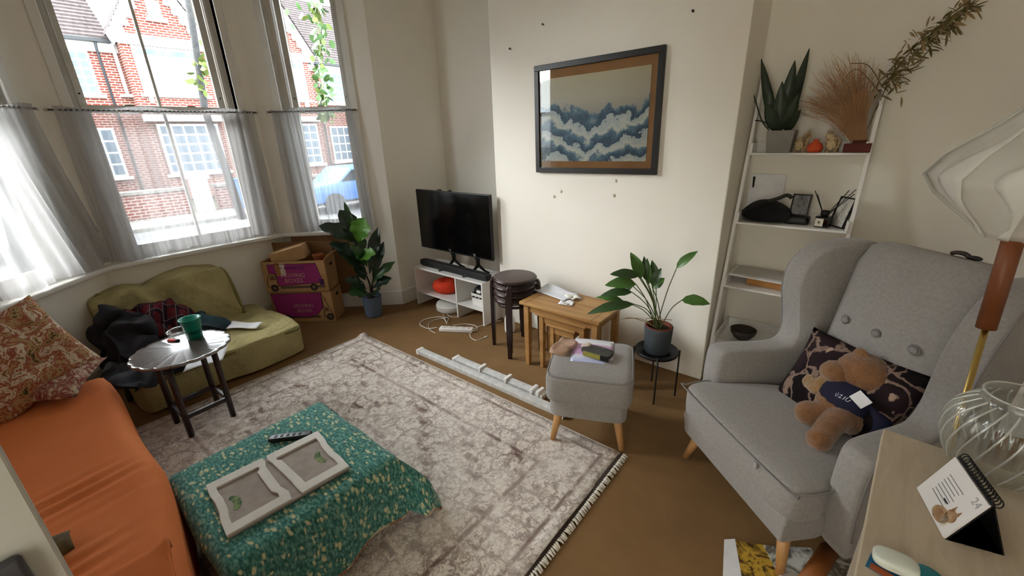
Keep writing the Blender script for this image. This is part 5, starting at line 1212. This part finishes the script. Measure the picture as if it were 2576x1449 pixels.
# ------------------------------------------------------------------ leaning ladder shelf in the alcove
yf = lambda z: 2.665 + .205 * z
SHZ = (1.452, 1.048, .655, .275)
ls_ = thing('ladder_shelf', 'white leaning ladder shelf with four trays in the alcove', 'shelf', (0, 0, 0))
SLX, SRX = -.585, .0
for x in (SLX, SRX - .018):
    MB().loft([[(x, yf(z), z), (x + .018, yf(z), z), (x + .018, yf(z) + .045, z), (x, yf(z) + .045, z)] for z in (0, .95, 1.9)]).build('rail', WHITE_LAM, ls_, bevel=.002)
for z in SHZ:
    a, b = SLX + .018, SRX - .018; y0_ = yf(z) - .012
    tr_ = B(a, b, y0_, YB - .015, z - .012, z).build('tray', WHITE_LAM, ls_, bevel=.0015)
    for x in (a, b - .012): B(x, x + .012, y0_, YB - .015, z, z + .055).build('tray_lip', WHITE_LAM, tr_)
    B(a, b, YB - .027, YB - .015, z, z + .055).build('tray_back', WHITE_LAM, tr_)
SHZ = tuple(z + .0015 for z in SHZ)
# top tray: snake plant
y_ = 2.99; pot = PYp(1960, 378, y_)
sn = thing('snake_plant', 'dark snake plant in a grey pot on the top shelf tray', 'potted plant', (pot.x, y_, SHZ[0]))
MB().loft([[(sx * s, sy * s, z) for sx, sy in ((-1, -1), (1, -1), (1, 1), (-1, 1))] for z, s in ((0, .058), (.12, .07), (.122, .066), (.11, .062))]).build('pot', mat('grey_cement', '#8d8a85', .8, '#817e79', 9), sn, bevel=.006)
SNK = mat('snake_leaf', '#1d2a1c', .4, '#2a3a26', 14, spec=.4)
S = lambda px, py, dy=0: PYp(px, py, y_ + dy) - Vector((pot.x, y_, SHZ[0]))
for (a, t_, wd, dy) in (((1950, 330), (1915, 148), .055, .0), ((1965, 330), (2000, 152), .075, -.02), ((1975, 330), (2036, 122), .055, .03), ((1960, 330), (1968, 205), .07, -.04), ((1945, 330), (1935, 225), .07, -.03), ((1975, 330), (2010, 235), .06, -.05), ((1955, 330), (1930, 262), .06, -.06), ((1978, 330), (2015, 275), .05, -.06)):
    leaf(sn, S(a[0], a[1]), S(t_[0], t_[1], dy), wd, SNK, .03, (0, -1, .2), .25, .02, .75)
MB().tube(smoothpath([S(1935, 328), S(1915, 300), S(1892, 225), S(1884, 216)], 4), [.004] * 9 + [.006] * 3 + [.004], 6).build('drooping_leaf', SNK, sn, smooth=True)
MB().tube(smoothpath([S(1945, 328), S(1925, 308), S(1900, 303)], 4), .004, 6).build('drooping_leaf', SNK, sn, smooth=True)
# dried grass bunch
bs = PYp(2160, 372, 3.0); dg = thing('dried_grass', 'rust brown dried grass plume fanning out on the top shelf tray', 'dried flowers', (bs.x, 3.0, SHZ[0]))
rnd = random.Random(5); DGm = mat('rust_grass', '#9a7350', .9, '#ab845c', 8); m = MB(); D = lambda px, py, dy=0: PYp(px, py, 3.0 + dy) - Vector((bs.x, 3.0, SHZ[0]))
for i in range(330):
    u = rnd.random(); tx = 2015 + 190 * u + rnd.gauss(0, 16); ty = 330 - 205 * math.sin(PI * (u * .62 + .10)) * rnd.uniform(.45, 1.0); dy = rnd.gauss(0, .03)
    mx, my = 2160 + (tx - 2160) * .45 + rnd.gauss(0, 10), 372 + (ty - 372) * .62 + rnd.gauss(0, 8) - 12
    m.tube(smoothpath([D(2165 + rnd.gauss(0, 8), 372), D(mx, my, dy * .5), D(tx, ty, dy)], 3), [.0010] * 3 + [.0009] * 3 + [.0005], 3, cap=False)
o = m.build('plumes', DGm, dg); o['kind'] = 'stuff'
MB().lathe([(.001, 0), (.03, 0), (.036, .03), (.03, .06), (.022, .06), (.001, .05)], 18).build('holder', mat('brown_clay', '#5a2f20', .7), dg, smooth=True)
# tall clear vase with a dried leafy branch
vb = PYp(2172, 382, 3.035); vs_ = thing('tall_vase', 'tall clear glass vase holding a dried branch on the top shelf tray', 'vase', (-.055, 3.035, SHZ[0]))
MB().lathe([(.001, 0), (.032, 0), (.034, .01), (.030, .15), (.036, .30), (.033, .30), (.027, .15), (.030, .012), (.001, .012)], 24).build('glass', GLASS, vs_, smooth=True)
br = thing('dried_branch', 'olive brown dried leafy branch reaching up from the tall vase', 'dried flowers', (-.055, 3.035, SHZ[0]))
E_ = lambda px, py, dy=0: PYp(px, py, 3.02 + dy) - Vector((-.055, 3.035, SHZ[0]))
sps = smoothpath([Vector((0, 0, .03)), E_(2215, 250), E_(2250, 180, -.05), E_(2310, 110, -.12), E_(2380, 60, -.16), E_(2440, 10, -.18)], 6)
MB().tube(sps, .0025, 5).build('stem', mat('dry_twig', '#5f4f30', .9), br, smooth=True)
DRY = [leafmesh('leaf', mat('dry_leaf_olive', '#6e663f', .9, '#7f744c', 9), .055, .011), leafmesh('leaf', mat('dry_leaf_tan', '#98835b', .9, '#866f49', 9), .05, .010)]
for i in range(290):
    t_ = rnd.random(); q = sps[min(len(sps) - 1, int(8 + t_ * (len(sps) - 9)))]; l = bpy.data.objects.new('leaf', DRY[rnd.random() < .35 + .3 * t_]); COL.objects.link(l); l.parent = br
    sp_ = .045 * (1 - .6 * t_); l.location = q + Vector((rnd.gauss(0, sp_ * .7), rnd.gauss(0, .02), rnd.gauss(0, sp_ * .55))); l.rotation_euler = (rnd.uniform(-1.4, 1.4), rnd.uniform(-1, 1), rnd.gauss(-.9, .9))
for i, (pts) in enumerate((((2215, 235), (2160, 175), (2130, 190)), ((2220, 220), (2185, 165), (2140, 160)), ((2235, 200), (2270, 195), (2290, 205)))):
    MB().tube(smoothpath([E_(*q) for q in pts], 4), .002, 5).build('side_twig', mat('dry_twig', '#5f4f30', .9), br, smooth=True)
# figurines, orange pouch, red box
for i, (px, lab, sx) in enumerate(((2012, 'cream and brown ceramic animal figurine beside the snake plant pot', 1), (2092, 'cream and brown striped ceramic animal figurine beside the orange pouch', -1))):
    p = PYp(px, 380, 2.975); f = thing('animal_figurine', lab, 'figurine', (p.x, 2.975, SHZ[0]), 0, 'ceramic animal figurines on the top tray')
    CM = multi_mat('glazed_cream_brown', ['#3a2416', '#c9b690', '#5d3d24', '#d9cba8'], 14, 1.5); m = MB()
    m.ell((0, 0, .045), (.036, .03, .038), 16, 10); m.ell((sx * .022, -.006, .085), (.022, .02, .022), 14, 8); m.tube([(-.02, -.01, 0), (-.018, -.008, .04)], .010, 8); m.tube([(.02, -.01, 0), (.018, -.008, .04)], .010, 8)
    m.build('body', CM, f, smooth=True); MB().tube([(sx * .022, -.004, .10), (sx * .030, -.004, .118), (sx * .036, -.004, .108)], [.007, .006, .003], 8).build('ear', CM, f, smooth=True)
p = PYp(2048, 380, 2.96); op = thing('orange_pouch', 'small bright orange drawstring pouch between the figurines', 'pouch', (p.x, 2.96, SHZ[0]))
MB().lathe([(.001, 0), (.030, .002), (.038, .02), (.030, .045), (.012, .058), (.016, .07), (.001, .068)], 18, rib=.05, ribn=7).build('pouch', mat('orange_cloth', '#c24a24', .8), op, smooth=True)
p = PYp(2150, 385, 2.96); B(-.065, .05, -.02, .02, 0, .045).build('box', mat('dark_red_card', '#571a14', .7), tag(thing('red_box', 'narrow dark red box lying on the top shelf tray', 'box', (p.x + .012, 2.955, SHZ[0]))), bevel=.002)
# second tray
zt = SHZ[1]
hat = thing('fabric_bag', 'black soft fabric bag slumped on the second shelf tray', 'bag', (-.425, 2.97, zt))
def hatf(w): return (w[0], w[1], (w[2] + .065) * (1 - .35 * (w[0] / .14) ** 2) - .065) if w[2] > 0 else w
MB().soft((0, 0, .062), (.26, .15, .122), 3.5, 14, .012, 12, 3, fn=hatf).build('body', mat('black_felt', '#0e0e10', .95, '#17171a', 12, .4, 90, .004), hat, smooth=True)
MB().tube(smoothpath([(.0, -.03, .125), (.05, -.03, .145), (.09, -.02, .165), (.115, -.01, .15)], 4), .012, 6).build('strap', mat('dark_grey_web', '#34342f', .9), hat, smooth=True)
cdw = thing('white_card', 'white card with a black pen clipped on leaning at the back of the second tray', 'card', (-.47, 3.068, zt))
MB().box(-.09, .10, -.002, .002, 0, .27, M=Matrix.Rotation(math.radians(-3), 4, 'X')).build('card', PAPER, cdw); MB().tube([(-.07, -.012, .255), (-.068, -.010, .19)], [.006, .004], 8).build('pen', BLACK, cdw)
def pframe(lab, o, rz, w, h, m, tilt, art):
    f = thing('photo_frame', lab, 'photo frame', o, rz); TM = Matrix.Rotation(math.radians(-tilt), 4, 'X'); b = .008
    m_ = MB(); m_.box(-w / 2, w / 2, -.006, .006, 0, b, M=TM); m_.box(-w / 2, w / 2, -.006, .006, h - b, h, M=TM); m_.box(-w / 2, -w / 2 + b, -.006, .006, b, h - b, M=TM); m_.box(w / 2 - b, w / 2, -.006, .006, b, h - b, M=TM); m_.build('frame', m, f)
    B(-w / 2 + b, w / 2 - b, -.002, .004, b, h - b, M=TM).build('photograph', art, f); return f
bb_ = thing('black_case', 'flat black case under the small photo frame', 'case', (-.265, 2.985, zt)); MB().soft((0, 0, .022), (.125, .09, .044), 8, 6).build('body', BLACK, bb_, smooth=True)
pframe('small black and white photo frame standing on a flat black case', (-.265, 2.99, zt + .045), -.12, .095, .125, fm, 12, multi_mat('grey_photo', ['#3c3c3f', '#9a9a9c', '#55555a', '#b4b4b4'], 9, 1))
df = thing('reed_diffuser', 'black reed diffuser with white label on the second tray', 'diffuser', (-.135, 2.945, zt), math.radians(-14))
MB().box(-.034, .034, -.034, .034, 0, .062).build('bottle', BLACK_GLOSS, df, bevel=.006, seg=3, smooth=True); MB().lathe([(.014, .06), (.016, .064), (.021, .068), (.021, .092), (.008, .094)], 18).build('collar', BLACK, df, smooth=True)
lb_ = B(-.030, .010, -.0352, -.0345, .006, .050).build('label', mat('cream_label', '#d9d2c2', .7), df); B(-.016, -.004, -.0356, -.0350, .022, .036).build('label_mark', mat('label_mark', '#77766a', .8), lb_)
for (dx, dy, dz) in ((-.075, .01, .135), (-.05, -.02, .12), (.085, 0, .15), (.11, .02, .155), (.115, -.01, .135)): MB().tube([(dx * .05, dy * .1, .06), (dx, dy, .06 + dz)], .0022, 6).build('reed', mat('black_reed', '#1c1a18', .8), df)
pframe('photo frame with a white dress picture leaning at the end of the second tray', (-.075, 2.95, zt + .002), math.radians(-50), .11, .17, fm, 14, multi_mat('dress_photo', ['#20221d', '#3c4434', '#d5d3cc', '#e4e2dc', '#4a5240'], 6, .8))
# third tray
zt = SHZ[2]
cbx = thing('shallow_carton', 'shallow tan cardboard box under white folders on the third tray', 'cardboard box', (-.33, 2.95, zt), math.radians(-6)); B(-.12, .12, -.08, .08, 0, .048).build('carton', mat('tan_card', '#b78650', .85, '#a97843', 6), cbx, bevel=.002)
for i, lab in enumerate(('white paper folder resting on the tan cardboard box', 'grey-white catalogue lying on the white paper folder')):
    f = thing('folder', lab, 'folder', (-.395 + .01 * i, 2.945, zt + .049 + .010 * i), math.radians(-5 + 2 * i), 'papers on the third tray'); B(-.155, .14, -.10, .10, 0, .009).build('pages', PAPER if i == 0 else mat('grey_catalogue', '#b9b7b2', .6), f, bevel=.001)
bw = thing('white_bowl', 'small white bowl on the third shelf tray', 'bowl', (-.135, 2.90, zt)); MB().lathe([(.001, 0), (.03, 0), (.046, .02), (.052, .05), (.049, .05), (.042, .022), (.001, .012)], 24).build('bowl', mat('white_glaze', '#dcd9d0', .3, '#c9c4b6', 12), bw, smooth=True)
kn = thing('black_cone', 'black cone shaped incense burner in the white bowl', 'ornament', (-.150, 2.905, zt + .022)); MB().lathe([(.001, 0), (.024, 0), (.024, .03), (.012, .055), (.003, .072), (.001, .073)], 14).build('cone', BLACK, kn, smooth=True)
owl = thing('grey_figurine', 'small grey-brown figurine beside the white bowl', 'figurine', (-.205, 2.895, zt)); m = MB(); m.ell((0, 0, .024), (.018, .016, .025), 12, 8); m.ell((0, -.004, .055), (.014, .013, .013), 12, 8); m.build('body', mat('taupe_clay', '#5f554b', .8), owl, smooth=True)
zt = SHZ[3]
pbl = PYp(1868, 843, 2.86); bl = thing('dark_bowl', 'dark hammered bowl on the lowest shelf tray', 'bowl', (pbl.x, 2.86, zt)); MB().lathe([(.001, 0), (.02, 0), (.05, .02), (.072, .052), (.078, .078), (.074, .078), (.066, .052), (.046, .026), (.001, .008)], 28).build('bowl', mat('dark_bronze', '#2c2723', .5, '#3a332d', 20, metal=.3), bl, smooth=True)

# ------------------------------------------------------------------ floor lamp behind the desk
LY = 1.42
lamp = thing('floor_lamp', 'floor lamp with white folded paper shade and brown grip', 'lamp', (0, 0, 0))
top_, gb, rb_ = PYp(2550, 592, LY), PYp(2480, 825, LY), PYp(2425, 1000, LY); sl = (gb - top_) / (gb.z - top_.z); foot = top_ + sl * (0.02 - top_.z); foot.z = .02; foot.x = min(foot.x, .42)
MB().tube([top_ + Vector((0, 0, .03)), gb], .0185, 20).build('leather_grip', mat('brown_leather', '#7a4526', .45, '#6c3b1f', 9), lamp, smooth=True)
MB().tube([gb, foot], .0065, 12).build('rod', mat('brass', '#b59a5a', .25, metal=1), lamp, smooth=True)
MB().lathe([(.001, 0), (.12, 0), (.125, .01), (.12, .02), (.02, .024), (.008, .04)], 36, (foot.x, foot.y, 0)).build('base', BLACK_METAL, lamp, smooth=True)
SHM = lampshade_mat('sheer_lamp_paper', .5); SHE = lampshade_mat('white_lamp_paper', .0); sc_ = Vector((top_.x + .005, LY, 1.482)); shp = [(-.135, .050), (-.10, .085), (-.05, .145), (0, .178), (.05, .150), (.10, .090), (.15, .040)]
so = None
NP = 9
for k in range(NP):
    a0 = 2 * PI * k / NP; m = MB()
    def pf(u, v):
        i = v * (len(shp) - 1); j = min(int(i), len(shp) - 2); f = i - j; z = shp[j][0] + (shp[j + 1][0] - shp[j][0]) * f; r = shp[j][1] + (shp[j + 1][1] - shp[j][1]) * f
        a = a0 + (u - .5) * 2 * PI / NP * 1.25 + .55 * (v - .5); rr_ = r * (1 - .06 * math.cos((u - .5) * PI)) + .006 * (u > .5)
        return (sc_.x + rr_ * math.cos(a), sc_.y + rr_ * math.sin(a), sc_.z + z)
    m.grid(pf, 6, 14); m.build('paper_petal', SHM, lamp, smooth=True).modifiers.new('th', 'SOLIDIFY').thickness = .0006
    def rib(u): return [pf(u, v / 14) for v in range(15)]
    def ef(u, v):
        wdt = .10 + .42 * math.exp(-((v - .5) / .16) ** 2) + .30 * max(0, (v - .86) / .14) + .30 * max(0, (.14 - v) / .14)
        q = Vector(pf(1.02 - wdt * u, v)); d = (q - Vector((sc_.x, sc_.y, q.z))).normalized(); return q + d * .004
    MB().grid(ef, 4, 20).build('folded_edge', SHE, lamp, smooth=True).modifiers.new('th', 'SOLIDIFY').thickness = .0008

# ------------------------------------------------------------------ desk with calendar, vase, earbuds
dk_a = math.radians(-4.6); dcorner = P(2225, 1080, .90)
dk = thing('desk', 'light wood-effect desk with pale edged top', 'desk', (dcorner.x, dcorner.y, 0), dk_a)
DW = NT('pale_wood_laminate'); v_ = DW.coord((9, 1.2, 1)); nn = DW.noise(v_, 6, 6, .65, .6); DWm = DW.fin(DW.ramp(nn.outputs[0], [(.3, '#b3a591'), (.7, '#c6b8a4')]), .5, .3)
B(0, .80, -.62, 0, .878, .90).build('desktop', DWm, dk, bevel=.001)
B(-.0015, .0, -.62, 0, .879, .899).build('edge_band', mat('pale_edge', '#d9ccb6', .6), dk); B(0, .80, -.0, .0015, .879, .899).build('edge_band', mat('pale_edge', '#d9ccb6', .6), dk)
for x in (.0, .78): B(x + .003, x + .02, -.60, -.27, 0, .878).build('side_panel', DWm, dk)
B(.02, .78, -.285, -.27, .25, .878).build('modesty_panel', DWm, dk); B(.02, .78, -.60, -.29, .45, .467).build('shelf', DWm, dk)
DI = RZ(dk_a, (dcorner.x, dcorner.y, 0))
# calendar
c0, c1 = P(2310, 1230, .90), P(2378, 1357, .90); e = (c1 - c0); Lc = e.length; e.normalize(); side_ = Vector((-e.y, e.x, 0)); side_ = side_ if side_.dot(Vector((1, 0, 0))) > 0 else -side_
cal = thing('desk_calendar', 'small spiral bound tent calendar with a kitten picture on the desk', 'calendar'); cal.matrix_world = Matrix.Translation(c0)
wB, hR = .076, .098
r0 = side_ * (wB / 2) + Vector((0, 0, hR)); up_ = r0.normalized(); nrm_ = up_.cross(e).normalized()
if nrm_.dot(side_) > 0: nrm_ = -nrm_
PM = Matrix(((e.x, up_.x, nrm_.x, 0), (e.y, up_.y, nrm_.y, 0), (e.z, up_.z, nrm_.z, 0), (0, 0, 0, 1))); PL = r0.length
BR_ = r0; bk_up = (r0 - side_ * wB).normalized(); bn = -(bk_up.cross(e).normalized()); bn = bn if bn.dot(side_) > 0 else -bn
PB2 = Matrix(((e.x, bk_up.x, bn.x, side_.x * wB), (e.y, bk_up.y, bn.y, side_.y * wB), (e.z, bk_up.z, bn.z, 0), (0, 0, 0, 1)))
CALW = mat('calendar_page', '#e6e4e6', .7)
B(0, Lc, 0, PL, -.002, 0, M=PM).build('stand_front', BLACK, cal); B(0, Lc, 0, PL, -.002, 0, M=PB2).build('stand_back', BLACK, cal)
MB().add([(0, 0, 0), tuple(e * Lc), tuple(e * Lc + side_ * wB), tuple(side_ * wB)], [(0, 1, 2, 3)]).build('stand_base', CALW, cal).modifiers.new('th', 'SOLIDIFY').thickness = .0012
pgs = B(.001, Lc - .001, .001, PL - .006, 0, .004, M=PM).build('pages', CALW, cal)
TXT = mat('calendar_text', '#8d8d92', .8)
flipm = PM @ Matrix.Translation((0, 0, .0045))
for i in range(7): B(.026 + .002 * (i % 2), .078 - .004 * (i % 3), .072 - i * .0072, .0735 - i * .0072, .004, .0045, M=PM).build('script_line', TXT, pgs)
text('date', '24', .020, mat('calendar_date', '#a9a9ae', .8), pgs, flipm @ Matrix.Translation((Lc - .016, .083, 0)), .0002)
KIT = mat('kitten_brown', '#8a6444', .85, '#b99a78', 60); KITW = mat('kitten_white', '#d9d0c2', .85)
def flat(nm, cx, cy, rx, ry, m, rot=0):
    MB().prism([(rx * math.cos(t) , ry * math.sin(t)) for t in [2 * PI * k / 18 for k in range(18)]], .004, .0047, M=PM @ Matrix.Translation((cx, cy, 0)) @ Matrix.Rotation(rot, 4, 'Z')).build(nm, m, pgs)
flat('kitten_body', .082, .018, .022, .014, KIT, .2); flat('kitten_head', .098, .033, .013, .012, KIT); flat('kitten_chest', .098, .018, .008, .010, KITW)
MB().prism([(0, 0), (.008, 0), (.003, .011)], .004, .0047, M=PM @ Matrix.Translation((.088, .042, 0))).build('kitten_ear', KIT, pgs); MB().prism([(0, 0), (.008, 0), (.006, .011)], .004, .0047, M=PM @ Matrix.Translation((.100, .043, 0))).build('kitten_ear', KIT, pgs)
B(.060, .074, .038, .0405, .004, .0046, M=PM @ Matrix.Rotation(.0, 4, 'Z')).build('kitten_tail', BLACK, pgs)
for i in range(16):
    s_ = .006 + (Lc - .012) * i / 15; c_ = r0 + e * s_; rr_ = []
    for k in range(13):
        t = 2 * PI * k / 12; rr_.append(c_ + nrm_ * (.008 * math.cos(t)) * 1.0 + Vector((0, 0, .0095)) * math.sin(t) + side_ * .006)
    MB().tube(rr_, .0011, 5).build('wire_ring', BLACK, cal, smooth=True)
# ribbed glass vase
vc = P(2500, 1178, .90); va = thing('ribbed_vase', 'round ribbed clear glass vase on the desk', 'vase', (vc.x, vc.y, .90))
prof_o = [(.001, 0), (.060, 0), (.078, .012), (.094, .05), (.098, .09), (.090, .125), (.070, .150), (.058, .160), (.056, .172), (.060, .178)]
prof_i = [(.056, .178), (.052, .172), (.054, .160), (.066, .148), (.085, .123), (.093, .09), (.089, .05), (.073, .015), (.055, .006), (.001, .006)]
rings = []
NR = 192
for pr in (prof_o, prof_i):
    for r, z in pr:
        amt = .034 if .05 < r and z < .15 and z > .0 else .004
        rings.append([(r * (1 + amt * math.cos(24 * a + 14 * z)) * math.cos(a), r * (1 + amt * math.cos(24 * a + 14 * z)) * math.sin(a), z) for a in [2 * PI * k / NR for k in range(NR)]])
MB().loft(rings, cap=False).build('glass', GLASS, va, smooth=True)
def ribm():
    t = NT('glass_rib'); t.t.nodes.remove(t.b)
    tr = t.n('ShaderNodeBsdfTransparent', Color=(.95, .97, .96, 1)); gl = t.n('ShaderNodeBsdfGlossy', Roughness=.12); df = t.n('ShaderNodeBsdfDiffuse', Color=(.85, .87, .85, 1))
    m0 = t.n('ShaderNodeMixShader', Fac=.6); t.set(m0, 'i1', gl.outputs[0]); t.set(m0, 'i2', df.outputs[0])
    mx = t.n('ShaderNodeMixShader', Fac=.55); t.set(mx, 'i1', tr.outputs[0]); t.set(mx, 'i2', m0.outputs[0]); t.t.links.new(mx.outputs[0], t.o.inputs[0]); return t.m
RIBM = ribm(); PR = prof_o[2:8]
for k in range(22):
    a0 = 2 * PI * k / 22; rp_ = [(r * 1.012 * math.cos(a0 + 3.2 * z), r * 1.012 * math.sin(a0 + 3.2 * z), z) for r, z in PR]
    MB().tube(smoothpath(rp_, 3), .0020, 5).build('glass_rib', RIBM, va, smooth=True)
MB().tube([(.058 * math.cos(2 * PI * k / 36), .058 * math.sin(2 * PI * k / 36), .177) for k in range(37)], .0022, 6).build('rim', RIBM, va, smooth=True)
pb_ = P(2235, 1415, .90); bc_ = thing('blue_card', 'blue printed card lying under the earbud case', 'card', (pb_.x + .02, pb_.y - .012, .9005), math.radians(-12))
B(-.045, .055, -.03, .028, 0, .0012).build('card', mat('blue_card_print', '#1f6e96', .5, '#1a5c80', 6), bc_); B(-.04, .02, -.03, -.016, .0012, .0016).build('orange_band', mat('orange_band', '#a3512c', .5), bc_)
ct_ = P(2330, 1440, .90); cl_ = thing('teal_coaster', 'teal round coaster on the desk beside the blue card', 'coaster', (ct_.x, ct_.y - .012, .9005)); MB().lathe([(.001, .006), (.02, .006), (.023, .003), (.023, 0), (.001, 0)], 20).build('disc', mat('teal_lid_plastic', '#1a7f8c', .4), cl_, smooth=True)
ebp = P(2252, 1415, .912); eb = thing('earbud_case', 'white rounded earbud charging case on the blue card', 'earbud case', (ebp.x, ebp.y, .9025), math.radians(2)); 
MB().soft((0, 0, .011), (.060, .040, .0215), 3.2, 10).build('case', mat('earbud_white', '#d5dbd3', .25), eb, smooth=True); MB().tube([(-.030 * math.cos(t), -.0202 * math.sin(t), .013) for t in [2 * PI * k / 24 for k in range(25)]], .0004, 4).build('lid_seam', mat('seam_grey2', '#9aa09a', .5), eb)

# ------------------------------------------------------------------ leaflets and tube on the floor under the armchair front
FOOD = multi_mat('food_print', ['#2a2018', '#7a5a2a', '#c9a23c', '#3a2a1c', '#b5623a'], 9, 1.5); PHOTO = multi_mat('photo_leaflet', ['#c9ccc6', '#d2d4ce', '#5f564a', '#d0d2cc', '#a24a38'], 8, 1.0)
def flyer(lab, pts, m, z, border=None):
    f = thing('leaflet', lab, 'leaflet', (0, 0, 0), 0, 'printed leaflets on the floor'); q = [P(x, y, z) for x, y in pts]
    MB().add([tuple(p) for p in q] + [tuple(p - Vector((0, 0, .006))) for p in q], [(0, 1, 2, 3), (7, 6, 5, 4), (0, 4, 5, 1), (1, 5, 6, 2), (2, 6, 7, 3), (3, 7, 4, 0)]).build('page', m, f)
    if border: 
        q = [P(x, y, z + .0015) for x, y in border]; MB().add([tuple(p) for p in q] + [tuple(p - Vector((0, 0, .002))) for p in q], [(0, 1, 2, 3), (7, 6, 5, 4), (0, 4, 5, 1), (1, 5, 6, 2), (2, 6, 7, 3), (3, 7, 4, 0)]).build('white_margin', PAPER, f)
    return f
flyer('leaflet with yellow and brown food photographs and a white margin', [(1822, 1357), (1935, 1372), (1990, 1520), (1816, 1520)], FOOD, .012, [(1822, 1357), (1849, 1355), (1878, 1520), (1816, 1520)])
flyer('pale leaflet with small product photographs beside the food leaflet', [(1921, 1371), (2040, 1378), (2110, 1520), (2000, 1520)], PHOTO, .020)
flyer('pale printed leaflet lying towards the desk under the cardboard tube', [(2045, 1385), (2150, 1402), (2260, 1520), (2090, 1520)], PHOTO, .008)
ta, tb_ = P(2085, 1385, .05), P(2030, 1470, .05); tu = thing('brown_tube', 'orange-brown paper tube lying across the leaflets', 'tube'); MB().tube([ta, (ta + tb_) / 2, tb_], .032, 20).build('tube', mat('orange_brown_paper', '#8a4f22', .6, '#a0642e', 6), tu, smooth=True)
# small clip on the armchair top
hp = CHM @ Vector((.06, .80, 1.124)); hc = thing('hair_claw', 'small dark brown hair claw resting on the top of the armchair', 'hair clip', hp, CH_YAW)
m = MB(); m.tube(smoothpath([(-.03, 0, .004), (-.015, 0, .012), (.01, 0, .013), (.03, 0, .004)], 4), .008, 6); m.build('claw', mat('tortoiseshell', '#3a2a22', .4, '#1a1210', 30), hc, smooth=True); MB().ell((.045, 0, .006), (.022, .012, .008), 10, 6).build('dark_bow', BLACK, hc, smooth=True)
# ------------------------------------------------------------------ window portals guide the sky light through the sashes
for k in ('left', 'center', 'right'):
    M, L, s0, s1 = FR[k]; la = bpy.data.lights.new('sky_portal', 'AREA'); la.shape = 'RECTANGLE'; la.size = s1 - s0; la.size_y = HEADZ - SILLZ; la.cycles.is_portal = True
    lo = bpy.data.objects.new('sky_portal', la); COL.objects.link(lo); c = M @ Vector(((s0 + s1) / 2, .24, (SILLZ + HEADZ) / 2)); n = (M.to_3x3() @ Vector((0, 1, 0))).normalized()
    lo.matrix_world = Matrix.Translation(c) @ n.to_track_quat('Z', 'Y').to_matrix().to_4x4()
